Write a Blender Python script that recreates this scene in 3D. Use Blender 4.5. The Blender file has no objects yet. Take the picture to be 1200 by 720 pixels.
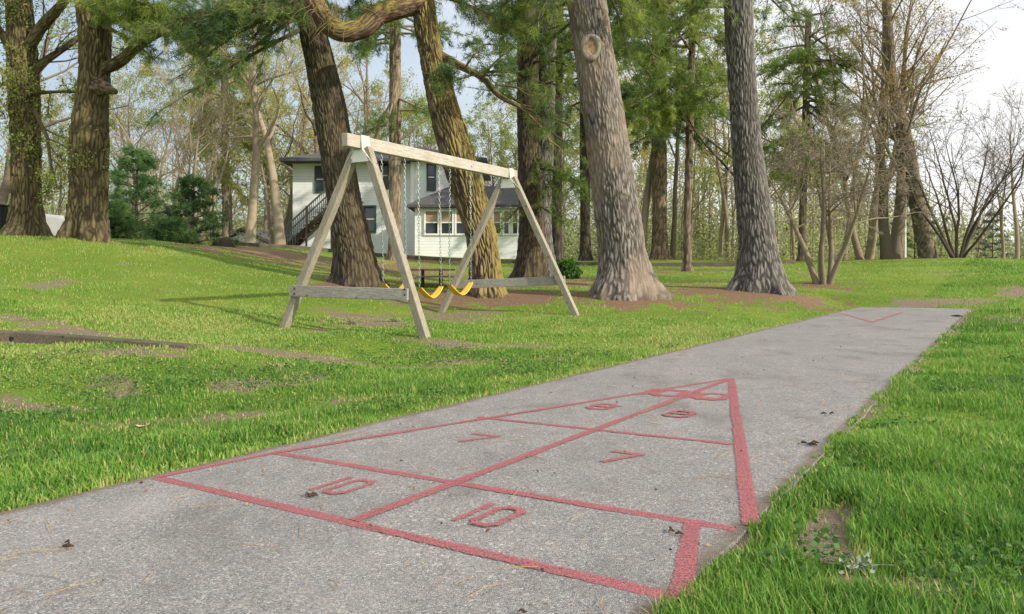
import bpy, bmesh, math, random
import numpy as np
from mathutils import Vector, Matrix

rng = np.random.default_rng(11)
random.seed(11)
PI = math.pi
S = bpy.context.scene
COL = S.collection
F, CX, HY = 872.0, 600.0, 325.0

def P(px, py, Y):
    """world point seen at picture position px,py (of 1200x720) at depth Y"""
    return np.array([(px - CX) / F * Y, Y, (HY - py) / F * Y])

# ------------------------------------------------------------------ noise
def _hash(ix, iy, iz):
    h = (ix.astype(np.int64) * 374761393 + iy.astype(np.int64) * 668265263 + iz.astype(np.int64) * 2147483647) & 0xFFFFFFFF
    h = ((h ^ (h >> 13)) * 1274126177) & 0xFFFFFFFF
    h = (h ^ (h >> 16)) & 0xFFFFFFFF
    h = (h * 2246822519) & 0xFFFFFFFF
    return ((h ^ (h >> 15)) & 0xFFFFFF) / float(0xFFFFFF)

def vnoise(x, y, z=None):
    x = np.asarray(x, float); y = np.asarray(y, float)
    z = np.zeros_like(x) if z is None else np.asarray(z, float)
    ix, iy, iz = np.floor(x), np.floor(y), np.floor(z)
    fx, fy, fz = x - ix, y - iy, z - iz
    fx = fx * fx * (3 - 2 * fx); fy = fy * fy * (3 - 2 * fy); fz = fz * fz * (3 - 2 * fz)
    r = 0
    for dx in (0, 1):
        wx = fx if dx else 1 - fx
        for dy in (0, 1):
            wy = fy if dy else 1 - fy
            for dz in (0, 1):
                wz = fz if dz else 1 - fz
                r = r + wx * wy * wz * _hash(ix + dx, iy + dy, iz + dz)
    return r * 2 - 1

def fbm(x, y, z=None, o=4):
    r, a, f = 0, 0.5, 1.0
    for k in range(o):
        r = r + a * vnoise(x * f + 17.3 * k, y * f - 9.1 * k, None if z is None else z * f)
        a *= 0.5; f *= 2.03
    return r

def worley(x, y, z, seed=0):
    """distance to the border between the two nearest cells, and a value per cell"""
    ix, iy, iz = np.floor(x), np.floor(y), np.floor(z)
    d1 = np.full(x.shape, 9.); d2 = np.full(x.shape, 9.); cid = np.zeros(x.shape)
    for dx in (-1, 0, 1):
        for dy in (-1, 0, 1):
            for dz in (-1, 0, 1):
                cx, cy, cz = ix + dx, iy + dy, iz + dz
                px = cx + .1 + .8 * _hash(cx + seed, cy, cz); py = cy + .1 + .8 * _hash(cx, cy + 57 + seed, cz); pz = cz + .1 + .8 * _hash(cx, cy, cz + 113 + seed)
                d = np.sqrt((px - x) ** 2 + (py - y) ** 2 + (pz - z) ** 2)
                n1 = d < d1
                d2 = np.where(n1, d1, np.minimum(d2, d)); cid = np.where(n1, _hash(cx + 7, cy + seed, cz), cid); d1 = np.where(n1, d, d1)
    return d2 - d1, cid

def bark_height(ca, sa_, ZZ, freq, seed):
    w1 = .6 * vnoise(ca / .12 + seed, sa_ / .12, ZZ / .22); w2 = .6 * vnoise(ca / .12 + 31, sa_ / .12 + seed, ZZ / .22)
    sx, sz = freq * 1.25, freq * 9.0
    e, cid = worley(ca / sx + w1, sa_ / sx + w2, ZZ / sz + .5 * w1, seed)
    e2, c2 = worley(ca / sx * 1.1 - w2 + 50, sa_ / sx * 1.1 + w1, ZZ / sz * 2.2 + .5 * w2, seed + 5)
    fine = vnoise(ca / .012, sa_ / .012, ZZ / .05); fine2 = vnoise(ca / .018 + 5, sa_ / .018, ZZ / .12); broad = fbm(ca * 1.5 + seed, sa_ * 1.5, ZZ * .9, o=2)
    h = sstep(-.02, .40, e) * (.54 + .30 * cid) + .16 * sstep(.0, .28, e2) + .20 * fine2 * sstep(.0, .25, e) + .14 * fine + .10 * broad
    return h

def sstep(a, b, x):
    t = np.clip((x - a) / (b - a), 0, 1)
    return t * t * (3 - 2 * t)

# ------------------------------------------------------------------ materials
def new_mat(name):
    m = bpy.data.materials.new(name); m.use_nodes = True
    nt = m.node_tree
    b = nt.nodes['Principled BSDF']
    return m, nt, b

class NT:
    def __init__(s, nt): s.nt = nt
    def n(s, typ, **kw):
        x = s.nt.nodes.new(typ)
        for k, v in kw.items(): setattr(x, k, v)
        return x
    def l(s, a, b): s.nt.links.new(a, b)
    def coord(s, scale=(1, 1, 1), kind='Object'):
        t = s.n('ShaderNodeTexCoord'); mp = s.n('ShaderNodeMapping'); mp.inputs['Scale'].default_value = scale
        s.l(t.outputs[kind], mp.inputs['Vector']); return mp.outputs['Vector']
    def noise(s, vec, scale, detail=4, rough=0.55):
        x = s.n('ShaderNodeTexNoise'); x.inputs['Scale'].default_value = scale
        x.inputs['Detail'].default_value = detail; x.inputs['Roughness'].default_value = rough
        s.l(vec, x.inputs['Vector']); return x.outputs['Fac']
    def ramp(s, fac, stops):
        r = s.n('ShaderNodeValToRGB'); e = r.color_ramp.elements
        while len(e) < len(stops): e.new(0.5)
        for el, (p, c) in zip(e, stops):
            el.position = p; el.color = (*c, 1) if len(c) == 3 else c
        s.l(fac, r.inputs['Fac']); return r.outputs['Color']
    def mix(s, fac, a, b, mode='MIX'):
        m = s.n('ShaderNodeMix', data_type='RGBA', blend_type=mode)
        for sock, v in ((m.inputs[0], fac), (m.inputs[6], a), (m.inputs[7], b)):
            if isinstance(v, (int, float)): sock.default_value = v
            elif isinstance(v, tuple): sock.default_value = (*v, 1)
            else: s.l(v, sock)
        return m.outputs[2]
    def attr(s, name):
        a = s.n('ShaderNodeAttribute', attribute_name=name); return a.outputs['Fac']
    def math(s, op, a, b=0.0):
        m = s.n('ShaderNodeMath', operation=op)
        for sock, v in ((m.inputs[0], a), (m.inputs[1], b)):
            if isinstance(v, (int, float)): sock.default_value = v
            else: s.l(v, sock)
        return m.outputs[0]
    def bump(s, h, strength, dist, bsdf):
        b = s.n('ShaderNodeBump'); b.inputs['Strength'].default_value = strength; b.inputs['Distance'].default_value = dist
        s.l(h, b.inputs['Height']); s.l(b.outputs['Normal'], bsdf.inputs['Normal'])

def simple_mat(name, col, rough=0.7, metal=0.0, var=0.25, scale=6.0, bump=0.0, stretch=(1, 1, 1), spec=0.3):
    m, nt, b = new_mat(name); t = NT(nt)
    v = t.coord(stretch)
    n = t.noise(v, scale, 5)
    c = t.ramp(n, [(0.25, tuple(x * (1 - var) for x in col)), (0.75, tuple(min(1, x * (1 + var)) for x in col))])
    t.l(c, b.inputs['Base Color']); b.inputs['Roughness'].default_value = rough; b.inputs['Metallic'].default_value = metal
    b.inputs['Specular IOR Level'].default_value = spec
    if bump: t.bump(n, bump, 0.02, b)
    return m

def leaf_mat(name, c1, c2, c3=None, transl=0.4, rough=0.6):
    """foliage: colour varies by the per-leaf tint, light passes through"""
    m, nt, b = new_mat(name); t = NT(nt)
    a = t.attr('tint')
    stops = [(0.0, c1), (1.0, c2)] if c3 is None else [(0.0, c1), (0.55, c2), (1.0, c3)]
    c = t.ramp(a, stops)
    oi = t.n('ShaderNodeObjectInfo')
    hs = t.n('ShaderNodeHueSaturation')
    mr = t.n('ShaderNodeMapRange'); mr.inputs['To Min'].default_value = 0.85; mr.inputs['To Max'].default_value = 1.15
    t.l(oi.outputs['Random'], mr.inputs['Value']); t.l(mr.outputs[0], hs.inputs['Value']); t.l(c, hs.inputs['Color'])
    c = hs.outputs['Color']
    t.l(c, b.inputs['Base Color']); b.inputs['Roughness'].default_value = rough; b.inputs['Specular IOR Level'].default_value = 0.25
    tr = t.n('ShaderNodeBsdfTranslucent'); t.l(c, tr.inputs['Color'])
    mx = t.n('ShaderNodeMixShader'); mx.inputs['Fac'].default_value = transl
    out = nt.nodes['Material Output']
    t.l(b.outputs[0], mx.inputs[1]); t.l(tr.outputs[0], mx.inputs[2]); t.l(mx.outputs[0], out.inputs['Surface'])
    return m

def bark_mat(name, dark, light, moss=None, moss_side=(1, 0, 0), moss_amt=0.7, warm=None):
    m, nt, b = new_mat(name); t = NT(nt)
    v = t.coord((1, 1, 0.22))
    f = t.attr('furrow')
    n1 = t.noise(v, 34, 6, 0.65)
    n2 = t.noise(t.coord(), 2.2, 4)
    n3 = t.noise(t.coord(), 90, 3)
    h = t.math('ADD', t.math('MULTIPLY', f, 0.75), t.math('MULTIPLY', n1, 0.42))
    c = t.ramp(h, [(0.2, tuple(x * 0.45 for x in dark)), (0.44, dark), (0.82, light), (1.0, tuple(min(1, x * 1.3) for x in light))])  # dirt and crevice shade both put into the furrow colour
    c = t.mix(t.ramp(n2, [(0.35, (0, 0, 0)), (0.7, (0.45, 0.45, 0.45))]), c, tuple(x * 0.55 for x in light))
    if warm: c = t.mix(t.ramp(t.noise(t.coord((1, 1, .6)), 1.3, 3), [(0.45, (0, 0, 0)), (0.62, (0.6, 0.6, 0.6))]), c, warm)
    if moss:
        g = t.n('ShaderNodeNewGeometry'); d = t.n('ShaderNodeVectorMath', operation='DOT_PRODUCT')
        d.inputs[1].default_value = moss_side; t.l(g.outputs['Normal'], d.inputs[0])
        mm = t.math('MULTIPLY', t.ramp(t.math('ADD', d.outputs['Value'], t.math('MULTIPLY', t.math('SUBTRACT', n2, 0.5), 1.6)), [(0.05, (0, 0, 0)), (0.6, (1, 1, 1))]), moss_amt)
        mm = t.math('MULTIPLY', mm, t.ramp(t.math('ADD', h, t.math('MULTIPLY', n3, 0.2)), [(0.4, (0.1, 0.1, 0.1)), (0.72, (1, 1, 1))]))
        c = t.mix(mm, c, moss)
    c = t.mix(t.ramp(n3, [(0.4, (0.28, 0.28, 0.28)), (0.7, (0, 0, 0))]), c, tuple(x * 0.4 for x in dark))
    t.l(c, b.inputs['Base Color']); b.inputs['Roughness'].default_value = 0.92; b.inputs['Specular IOR Level'].default_value = 0.15
    t.bump(t.math('ADD', n1, t.math('MULTIPLY', n3, 0.4)), 0.6, 0.012, b)
    return m

# ------------------------------------------------------------------ mesh buffers and objects
class Buf:
    def __init__(s): s.v, s.t, s.q, s.a, s.n = [], [], [], [], 0
    def add(s, v, tris=None, quads=None, a=None):
        v = np.asarray(v, float).reshape(-1, 3)
        if tris is not None and len(tris): s.t.append(np.asarray(tris, np.int64).reshape(-1, 3) + s.n)
        if quads is not None and len(quads): s.q.append(np.asarray(quads, np.int64).reshape(-1, 4) + s.n)
        s.v.append(v); s.a.append(np.zeros(len(v)) if a is None else np.broadcast_to(np.asarray(a, float), (len(v),)))
        s.n += len(v)
    def mesh(s, name, off=(0, 0, 0), attr='tint', smooth=True):
        me = bpy.data.meshes.new(name)
        if not s.v: return me
        v = np.concatenate(s.v) - np.asarray(off); a = np.concatenate(s.a)
        t = np.concatenate(s.t) if s.t else np.zeros((0, 3), np.int64)
        q = np.concatenate(s.q) if s.q else np.zeros((0, 4), np.int64)
        me.vertices.add(len(v)); me.vertices.foreach_set('co', v.astype(np.float32).ravel())
        nl = t.size + q.size
        me.loops.add(nl); me.loops.foreach_set('vertex_index', np.concatenate([t.ravel(), q.ravel()]).astype(np.int32))
        me.polygons.add(len(t) + len(q))
        st = np.concatenate([np.arange(len(t)) * 3, t.size + np.arange(len(q)) * 4])
        me.polygons.foreach_set('loop_start', st.astype(np.int32))
        if smooth: me.polygons.foreach_set('use_smooth', np.ones(len(t) + len(q), bool))
        me.update(calc_edges=True)
        at = me.attributes.new(attr, 'FLOAT', 'POINT'); at.data.foreach_set('value', a.astype(np.float32))
        return me

WLOC = {}
def tag(o, label=None, cat=None, group=None, kind=None):
    if label: o['label'] = label
    if cat: o['category'] = cat
    if group: o['group'] = group
    if kind: o['kind'] = kind
    return o
def thing(name, label, cat, loc, group=None):
    o = bpy.data.objects.new(name, None); COL.objects.link(o); o.location = tuple(float(x) for x in loc)
    o.empty_display_size = 0.2
    WLOC[o] = np.asarray(loc, float); return tag(o, label, cat, group)
def link(name, me, mat, parent=None):
    o = bpy.data.objects.new(name, me); COL.objects.link(o)
    if parent is not None: o.parent = parent; WLOC[o] = WLOC[parent]
    if mat is not None:
        me.materials.clear(); me.materials.append(mat)
    return o
def obj(name, buf, mat, parent=None, attr='tint', smooth=True):
    off = WLOC[parent] if parent is not None else (0, 0, 0)
    return link(name, buf.mesh(name, off, attr, smooth), mat, parent)
def copy_tree(root, loc, rz=0.0, sc=1.0, label=None, group=None):
    c = root.copy(); COL.objects.link(c); c.location = tuple(float(x) for x in loc); c.rotation_euler = (0, 0, rz)
    c.scale = (sc,) * 3 if isinstance(sc, (int, float)) else sc
    WLOC[c] = np.asarray(loc, float)
    if label: c['label'] = label
    if group: c['group'] = group
    for ch in root.children:
        d = ch.copy(); COL.objects.link(d); d.parent = c
        for g in ch.children:
            e = g.copy(); COL.objects.link(e); e.parent = d
    return c

def nrm(v):
    v = np.asarray(v, float); return v / (np.linalg.norm(v, axis=-1, keepdims=True) + 1e-12)

def bm_box(bm, c, ax, ay, az, dims, bev=0.0, jitter=0.0):
    """oriented box: centre, three axes, dims"""
    c = np.asarray(c, float); A = [nrm(ax), nrm(ay), nrm(az)]
    vs = []
    for sx in (-1, 1):
        for sy in (-1, 1):
            for sz in (-1, 1):
                p = c + A[0] * sx * dims[0] / 2 + A[1] * sy * dims[1] / 2 + A[2] * sz * dims[2] / 2
                vs.append(bm.verts.new(Vector(p)))
    fs = [(0, 1, 3, 2), (4, 6, 7, 5), (0, 4, 5, 1), (2, 3, 7, 6), (0, 2, 6, 4), (1, 5, 7, 3)]
    faces = [bm.faces.new([vs[i] for i in f]) for f in fs]
    bmesh.ops.recalc_face_normals(bm, faces=faces)
    if bev:
        es = list({e for f in faces for e in f.edges})
        bmesh.ops.bevel(bm, geom=es, offset=bev, segments=2, affect='EDGES', profile=0.5)
def bm_beam(bm, a, b, side, w, h, bev=0.006, segs=1):
    """bar from a to b; side = direction of the width w; h across"""
    a = np.asarray(a, float); b = np.asarray(b, float); d = nrm(b - a)
    s = nrm(np.asarray(side) - d * np.dot(side, d)); u = np.cross(d, s)
    bm_box(bm, (a + b) / 2, d, s, u, (np.linalg.norm(b - a), w, h), bev)
def bm_obj(name, bm, mat, parent=None, smooth=False):
    off = WLOC[parent] if parent is not None else np.zeros(3)
    bmesh.ops.translate(bm, verts=bm.verts, vec=Vector(-off))
    me = bpy.data.meshes.new(name); bm.to_mesh(me); bm.free()
    if smooth:
        for p in me.polygons: p.use_smooth = True
    return link(name, me, mat, parent)

def merge(A, B_):
    for v_, a_ in zip(B_.v, B_.a): A.v.append(v_); A.a.append(a_)
    A.t += [x + A.n for x in B_.t]; A.q += [x + A.n for x in B_.q]; A.n += B_.n
def tubes(buf, paths, radii, sides=5, a=0.0, cap=False):
    """paths N,P,3; radii N,P"""
    paths = np.asarray(paths, float); radii = np.asarray(radii, float)
    N, Pn, _ = paths.shape
    if N == 0: return
    tan = np.empty_like(paths); tan[:, 1:-1] = paths[:, 2:] - paths[:, :-2]
    tan[:, 0] = paths[:, 1] - paths[:, 0]; tan[:, -1] = paths[:, -1] - paths[:, -2]
    tan = nrm(tan)
    ref = np.where(np.abs(tan[:, :1, 2:3]) > 0.9, np.array([1., 0, 0]), np.array([0, 0, 1.]))
    u = nrm(np.cross(tan, np.broadcast_to(ref, tan.shape))); w = np.cross(tan, u)
    th = np.arange(sides) * 2 * PI / sides
    v = paths[:, :, None] + radii[:, :, None, None] * (u[:, :, None] * np.cos(th)[None, None, :, None] + w[:, :, None] * np.sin(th)[None, None, :, None])
    n = np.arange(N)[:, None, None] * Pn * sides; p = np.arange(Pn - 1)[None, :, None] * sides
    s = np.arange(sides)[None, None, :]; s2 = (s + 1) % sides
    q = np.stack([n + p + s, n + p + s2, n + p + sides + s2, n + p + sides + s], -1).reshape(-1, 4)
    aa = np.broadcast_to(np.asarray(a, float).reshape(-1, 1, 1), (N, Pn, sides)).ravel() if np.ndim(a) else a
    buf.add(v.reshape(-1, 3), quads=q, a=aa)

def leaves(buf, cen, size, tint, flat=0.0, aspect=0.55, r=rng):
    """random leaf quads (diamond)"""
    N = len(cen)
    d = nrm(r.normal(size=(N, 3))); d[:, 2] *= (1 - flat); d = nrm(d)
    e = nrm(np.cross(d, nrm(r.normal(size=(N, 3)))))
    sz = np.broadcast_to(size, (N,))[:, None]
    v = np.stack([cen - d * sz * .5, cen + e * sz * aspect * .5, cen + d * sz * .5, cen - e * sz * aspect * .5], 1)
    q = np.arange(N * 4).reshape(N, 4)
    buf.add(v.reshape(-1, 3), quads=q, a=np.repeat(tint, 4))

def tufts(buf, cen, dirs, K, length, width, tint, spread=0.9, r=rng):
    """brushes of thin needles: K per centre"""
    N = len(cen)
    if N == 0: return
    d = nrm(dirs[:, None] + r.normal(size=(N, K, 3)) * spread * 0.62)
    L = length * r.uniform(.65, 1.15, (N, K, 1))
    c = cen[:, None] + r.normal(size=(N, K, 3)) * length * .12
    tip = c + d * L; tip[..., 2] -= L[..., 0] * .12
    s = nrm(np.cross(d, r.normal(size=(N, K, 3)))) * width * .5
    v = np.stack([c - s, c + s, tip], 2).reshape(-1, 3)
    buf.add(v, tris=np.arange(N * K * 3).reshape(-1, 3), a=np.repeat(np.clip(np.repeat(tint, K) + r.normal(size=N * K) * .1, 0, 1), 3))

# ------------------------------------------------------------------ terrain
H0 = 0.75
def plane_z(x, y): return -H0 + 0.02553 * x - 0.00234 * y
def PC(px, py, dz=0.0):
    """picture position -> point on the court plane"""
    dx, dzv = (px - CX) / F, (HY - py) / F
    t = H0 / (-dzv + 0.02553 * dx - 0.00234)
    return np.array([dx * t, t, dzv * t + dz])
def xl(y): return 0.69 + 0.698 * (y - 6.02)
def xr(y): return 1.77 + 0.68 * (y - 3.78)
Y_END_L, Y_END_R = 15.1, 13.5
CN = 1 / math.hypot(1, 0.69)
def court_dist(x, y):
    """signed distance to the slab: negative inside"""
    a = (xl(y) - x) * CN; b = (x - xr(y)) * CN
    # far edge
    ex, ey = 8.28 - 7.01, 13.5 - 15.1
    n = np.array([-ey, ex]) / math.hypot(ex, ey)
    c = (x - 7.01) * n[0] + (y - 15.1) * n[1]
    return np.maximum(np.maximum(a, b), c)

_ctrl = [
    # px, py, Y
    (329, 385, 9.1), (502, 393, 8.4), (510, 369, 12.2), (677, 370, 11.4),
    (727, 345, 13.5), (892, 340, 15.5), (415, 332, 15.0), (562, 345, 14.0), (620, 326, 22.0), (510, 337, 23.0),
    (105, 278, 16.0), (30, 276, 17.0), (200, 284, 22.0), (270, 289, 27.0), (-150, 276, 16.0), (-150, 330, 9.0),
    (355, 293, 30.0), (440, 301, 33.0), (580, 309, 33.0), (740, 313, 30.0), (870, 314, 30.0),
    (470, 300, 42.0), (600, 300, 42.0), (350, 291, 42.0), (773, 303, 36.0), (850, 306, 38.0), (680, 306, 38.0),
    (965, 331, 19.0), (1060, 304, 31.0), (1125, 302, 30.0), (1190, 304, 30.0), (1300, 304, 29.0), (1000, 306, 31.0), (930, 309, 31.0),
    (100, 400, 6.9), (0, 400, 6.9), (230, 408, 6.7), (200, 340, 11.5), (40, 340, 11.0), (350, 450, 5.6), (100, 480, 4.7), (450, 420, 7.6),
    (0, 520, 3.5), (1190, 360, 12.5), (1190, 330, 19.0), (600, 400, 8.6), (760, 372, 10.8), (880, 352, 14.0), (1000, 345, 17.2), (1140, 346, 17.0),
    (800, 330, 21.0), (900, 322, 24.0), (300, 310, 18.0), (420, 318, 24.0),
]
_pts = [P(*c) for c in _ctrl]
for y in (1.0, 3.0, 5, 7, 9, 11, 13):
    _pts.append(np.array([xl(y) - .1, y, plane_z(xl(y), y)])); _pts.append(np.array([xr(y) + .1, y, plane_z(xr(y), y)]))
    _pts.append(np.array([xr(y) + 3, y, plane_z(xr(y), y) + .03]))
for x, y, z in [(-8, 0, -.75), (0, -6, -.8), (8, 0, -.7), (-40, 5, 0.3), (40, 5, -.3), (-40, 40, 1.3), (40, 45, .5), (-20, 60, 1.2), (10, 60, .6), (30, 70, .2),
                (-90, 100, 1.0), (0, 120, .4), (90, 100, 0), (-10, 48, 1.3), (3, 48, 1.1), (120, 0, -.5), (-120, 0, 0)]:
    _pts.append(np.array([x, y, z], float))
_pts = np.array(_pts)
def _ker(d): return d
_D = np.linalg.norm(_pts[:, None, :2] - _pts[None, :, :2], axis=-1)
_n = len(_pts)
_A = np.zeros((_n + 3, _n + 3)); _A[:_n, :_n] = _ker(_D) - np.eye(_n) * 0.12
_A[:_n, _n] = 1; _A[:_n, _n + 1:] = _pts[:, :2] * .01; _A[_n:, :_n] = _A[:_n, _n:].T
_w = np.linalg.solve(_A, np.concatenate([_pts[:, 2], [0, 0, 0]]))
def gz(x, y):
    x = np.asarray(x, float); y = np.asarray(y, float); sh = x.shape
    xf, yf = x.ravel(), y.ravel(); out = np.empty(xf.size)
    for i in range(0, xf.size, 20000):
        a, b = xf[i:i + 20000], yf[i:i + 20000]
        ac, bc = np.clip(a, -120, 120), np.clip(b, -30, 120)
        d = np.hypot(ac[:, None] - _pts[None, :, 0], bc[:, None] - _pts[None, :, 1])
        z = _ker(d) @ _w[:_n] + _w[_n] + .01 * (ac * _w[_n + 1] + bc * _w[_n + 2])
        cd = court_dist(a, b)
        k = sstep(.15, 1.3, cd)
        fade = sstep(-1.5, .3, b)
        z = z + fbm(a * .6, b * .6, o=3) * .05 * k
        z = z * k + (plane_z(a, b) - .012) * (1 - k)
        z = np.where((cd < -.06) & (b < 15.2), plane_z(a, b) - .06, z)
        out[i:i + 20000] = z
    return out.reshape(sh)
def gz1(x, y): return float(gz(np.array([x]), np.array([y]))[0])
def G(px, py):
    """ground point seen at px,py"""
    Y = np.linspace(1.2, 60, 1500); X = (px - CX) / F * Y; Z = (HY - py) / F * Y
    g = gz(X, Y); i = int(np.argmax(Z <= g)) if (Z <= g).any() else int(np.argmin(np.where(Y > 8, Z - g, 9)))
    return np.array([X[i], Y[i], g[i]])
def base(px, Y, dz=0.0):
    x = (px - CX) / F * Y; return np.array([x, Y, gz1(x, Y) + dz])

# bare, sandy and needle-strewn patches: (px,py,half width px,half height px, amount, kind)
_patch = [
    (100, 391, 110, 5, 1.0, 's'), (30, 376, 60, 8, .7, 's'), (214, 410, 20, 4, .8, 's'), (130, 448, 45, 9, .5, 's'), (160, 462, 38, 7, .6, 's'), (330, 432, 40, 8, .5, 's'),
    (10, 470, 40, 10, .6, 's'), (60, 412, 50, 8, .4, 's'), (420, 375, 75, 11, .75, 's'), (540, 372, 60, 8, .6, 's'), 
    (590, 349, 190, 9, .9, 'n'), (415, 334, 70, 10, .9, 'n'), (735, 347, 90, 8, 1., 'n'), (892, 344, 90, 7, .9, 'n'), (965, 334, 40, 5, .7, 'n'), (480, 318, 100, 10, .55, 'n'),
    (350, 301, 110, 6, 1., 'n'), (240, 291, 80, 3, .9, 'n'), (105, 279, 45, 2, .8, 'n'), (30, 277, 30, 1.5, .7, 'n'), (680, 330, 60, 9, .6, 'n'), (790, 318, 110, 4, .5, 'n'), (480, 304, 90, 3, .7, 'n'),
    (1100, 353, 110, 5, .75, 's'), (1190, 345, 40, 6, .7, 's'), (940, 352, 60, 5, .5, 's'),
    (966, 636, 36, 32, 1.05, 's'), (985, 690, 60, 20, .9, 's'), (1075, 700, 60, 18, .8, 's'), (1085, 705, 45, 10, .6, 's'), (1020, 668, 30, 10, .35, 's'), (1118, 392, 12, 5, .7, 's'),
]
_pw = []
for px, py, hw, hh, am, kd in _patch:
    c = G(px, py); l = G(px - hw, py); r_ = G(px + hw, py); t = G(px, py - hh); b_ = G(px, py + hh)
    rx = max(.1, (abs(c[0] - l[0]) + abs(r_[0] - c[0])) / 2 * (1 if abs(l[1] - r_[1]) < 3 else 1)); ry = max(.1, min(abs(t[1] - b_[1]) / 2, 4.0))
    _pw.append((c[0], c[1], min(rx, 6), ry, am, kd))
def patches(x, y):
    s = np.zeros_like(x); n = np.zeros_like(x)
    wob = fbm(x * 2.1, y * 2.1, o=3) * 1.0 + fbm(x * 9, y * 9, o=3) * .8
    for cx, cy, rx, ry, am, kd in _pw + [(-8.0, 25.0, 4.5, 4.0, .95, 'n'), (-11.5, 24.0, 3.0, 2.0, .8, 'n'), (-5.0, 20.5, 2.5, 2.0, .8, 'n'), (1.0, 17.5, 4.5, 2.2, .9, 'n'), (-1.5, 22, 3.5, 3.0, .6, 'n'), (4.5, 15.5, 2.2, 1.2, .8, 'n')]:
        sh = (cx / cy)
        u = ((x - cx) - sh * (y - cy)) / rx; v = (y - cy) / ry
        e = am * sstep(1.25, .35, np.hypot(u, v) + wob)
        if kd == 's': s = np.maximum(s, e)
        else: n = np.maximum(n, e)
    s = np.maximum(s, .55 * sstep(.3, .55, fbm(x * .55 + 5, y * .55 - 3, o=4)) * sstep(3, 7, y))
    left = sstep(.3, 1.2, xl(y) - x) * sstep(3.4, 4.6, y) * sstep(9.5, 7.5, y)
    s = np.maximum(s, .8 * sstep(.0, .30, fbm(x * 1.1 + 3, y * 1.7 + 2, o=4)) * left)
    return s, n

# ground sheet
def warp(n, near, far):
    u = np.linspace(-1, 1, n); return near * u * 3 + (far - near * 3) * np.sign(u) * np.abs(u) ** 6
gx = np.concatenate([-np.geomspace(600, 16, 60), np.linspace(-15.8, 15.8, 330), np.geomspace(16, 600, 60)])
gy = np.concatenate([-np.geomspace(300, 1, 20), np.linspace(-.8, 9, 150), np.linspace(9.08, 36, 230), np.geomspace(36.4, 900, 60)])
GX, GY = np.meshgrid(gx, gy)
GZ = gz(GX, GY)
sd, nd = patches(GX, GY); sd = np.maximum(sd, .75 * sstep(.12, .0, court_dist(GX, GY)) * (GY < 14))
me = bpy.data.meshes.new('ground')
b = Buf(); nx, ny = len(gx), len(gy)
ii, jj = np.meshgrid(np.arange(nx - 1), np.arange(ny - 1))
q = np.stack([jj * nx + ii, jj * nx + ii + 1, (jj + 1) * nx + ii + 1, (jj + 1) * nx + ii], -1).reshape(-1, 4)
b.add(np.stack([GX, GY, GZ], -1), quads=q, a=sd.ravel())
m, nt, bs = new_mat('lawn'); t = NT(nt)
v = t.coord()
big = t.noise(v, .35, 5); mid = t.noise(v, 2.6, 5); fine = t.noise(v, 40, 4, .7); fs = t.noise(v, 160, 3, .7)
gcol = t.ramp(big, [(.3, (.14, .24, .03)), (.5, (.22, .33, .045)), (.72, (.36, .38, .08))])
gcol = t.mix(t.ramp(fine, [(.35, (.6, .6, .6)), (.65, (0, 0, 0))]), gcol, (.07, .11, .018))
gcol = t.mix(t.ramp(mid, [(.5, (0, 0, 0)), (.75, (.5, .5, .5))]), gcol, (.21, .19, .075))
scol = t.ramp(fs, [(.3, (.13, .095, .068)), (.5, (.25, .195, .145)), (.72, (.40, .33, .255))])
ncol = t.ramp(fs, [(.3, (.10, .055, .03)), (.5, (.23, .15, .10)), (.75, (.36, .25, .17))])
sa = t.attr('tint'); na = t.attr('needle')
edge = t.math('MULTIPLY', t.math('SUBTRACT', fine, .5), .9)
sfac = t.ramp(t.math('ADD', sa, edge), [(.3, (0, 0, 0)), (.55, (1, 1, 1))])
nfac = t.ramp(t.math('ADD', na, edge), [(.25, (0, 0, 0)), (.6, (1, 1, 1))])
c = t.mix(sfac, gcol, scol); c = t.mix(nfac, c, ncol)
t.l(c, bs.inputs['Base Color']); bs.inputs['Roughness'].default_value = .95; bs.inputs['Specular IOR Level'].default_value = .1
t.bump(t.math('ADD', fine, t.math('MULTIPLY', fs, .5)), .8, .03, bs)
M_LAWN = m
go = obj('ground', b, M_LAWN)
at = go.data.attributes.new('needle', 'FLOAT', 'POINT'); at.data.foreach_set('value', nd.ravel().astype(np.float32))
tag(go, kind='structure')

# ------------------------------------------------------------------ grass blades
def grass_object(name, ptsxy, hgt, wid, tint, curve=.5, segs=2):
    N = len(ptsxy); x, y = ptsxy[:, 0], ptsxy[:, 1]
    z = gz(x, y); z = np.where(court_dist(x, y) < .0, plane_z(x, y), z)
    az = rng.uniform(0, 2 * PI, N); lean = rng.uniform(.1, .75, N) * curve
    d = np.stack([np.cos(az), np.sin(az), np.zeros(N)], -1)
    s = np.stack([-np.sin(az + rng.normal(0, .5, N)), np.cos(az), np.zeros(N)], -1); s = nrm(s) * (wid * .5)[:, None]
    p0 = np.stack([x, y, z - .006], -1); up = np.array([0, 0, 1.])
    B = Buf()
    if segs == 2:
        p1 = p0 + up * (hgt * .55)[:, None] + d * (hgt * lean * .3)[:, None]
        p2 = p0 + up * (hgt * (1 - .25 * lean))[:, None] + d * (hgt * lean)[:, None]
        v = np.stack([p0 - s, p0 + s, p1 - s * .8, p1 + s * .8, p2], 1).reshape(-1, 3)
        k = np.arange(N)[:, None] * 5
        B.add(v, tris=k + np.array([[2, 3, 4]]), quads=k + np.array([[0, 1, 3, 2]]), a=np.repeat(tint, 5))
    else:
        p2 = p0 + up * hgt[:, None] + d * (hgt * lean)[:, None]
        v = np.stack([p0 - s, p0 + s, p2], 1).reshape(-1, 3)
        B.add(v, tris=np.arange(N * 3).reshape(-1, 3), a=np.repeat(tint, 3))
    o = obj(name, B, M_GRASS); tag(o, kind='stuff'); return o
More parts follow.
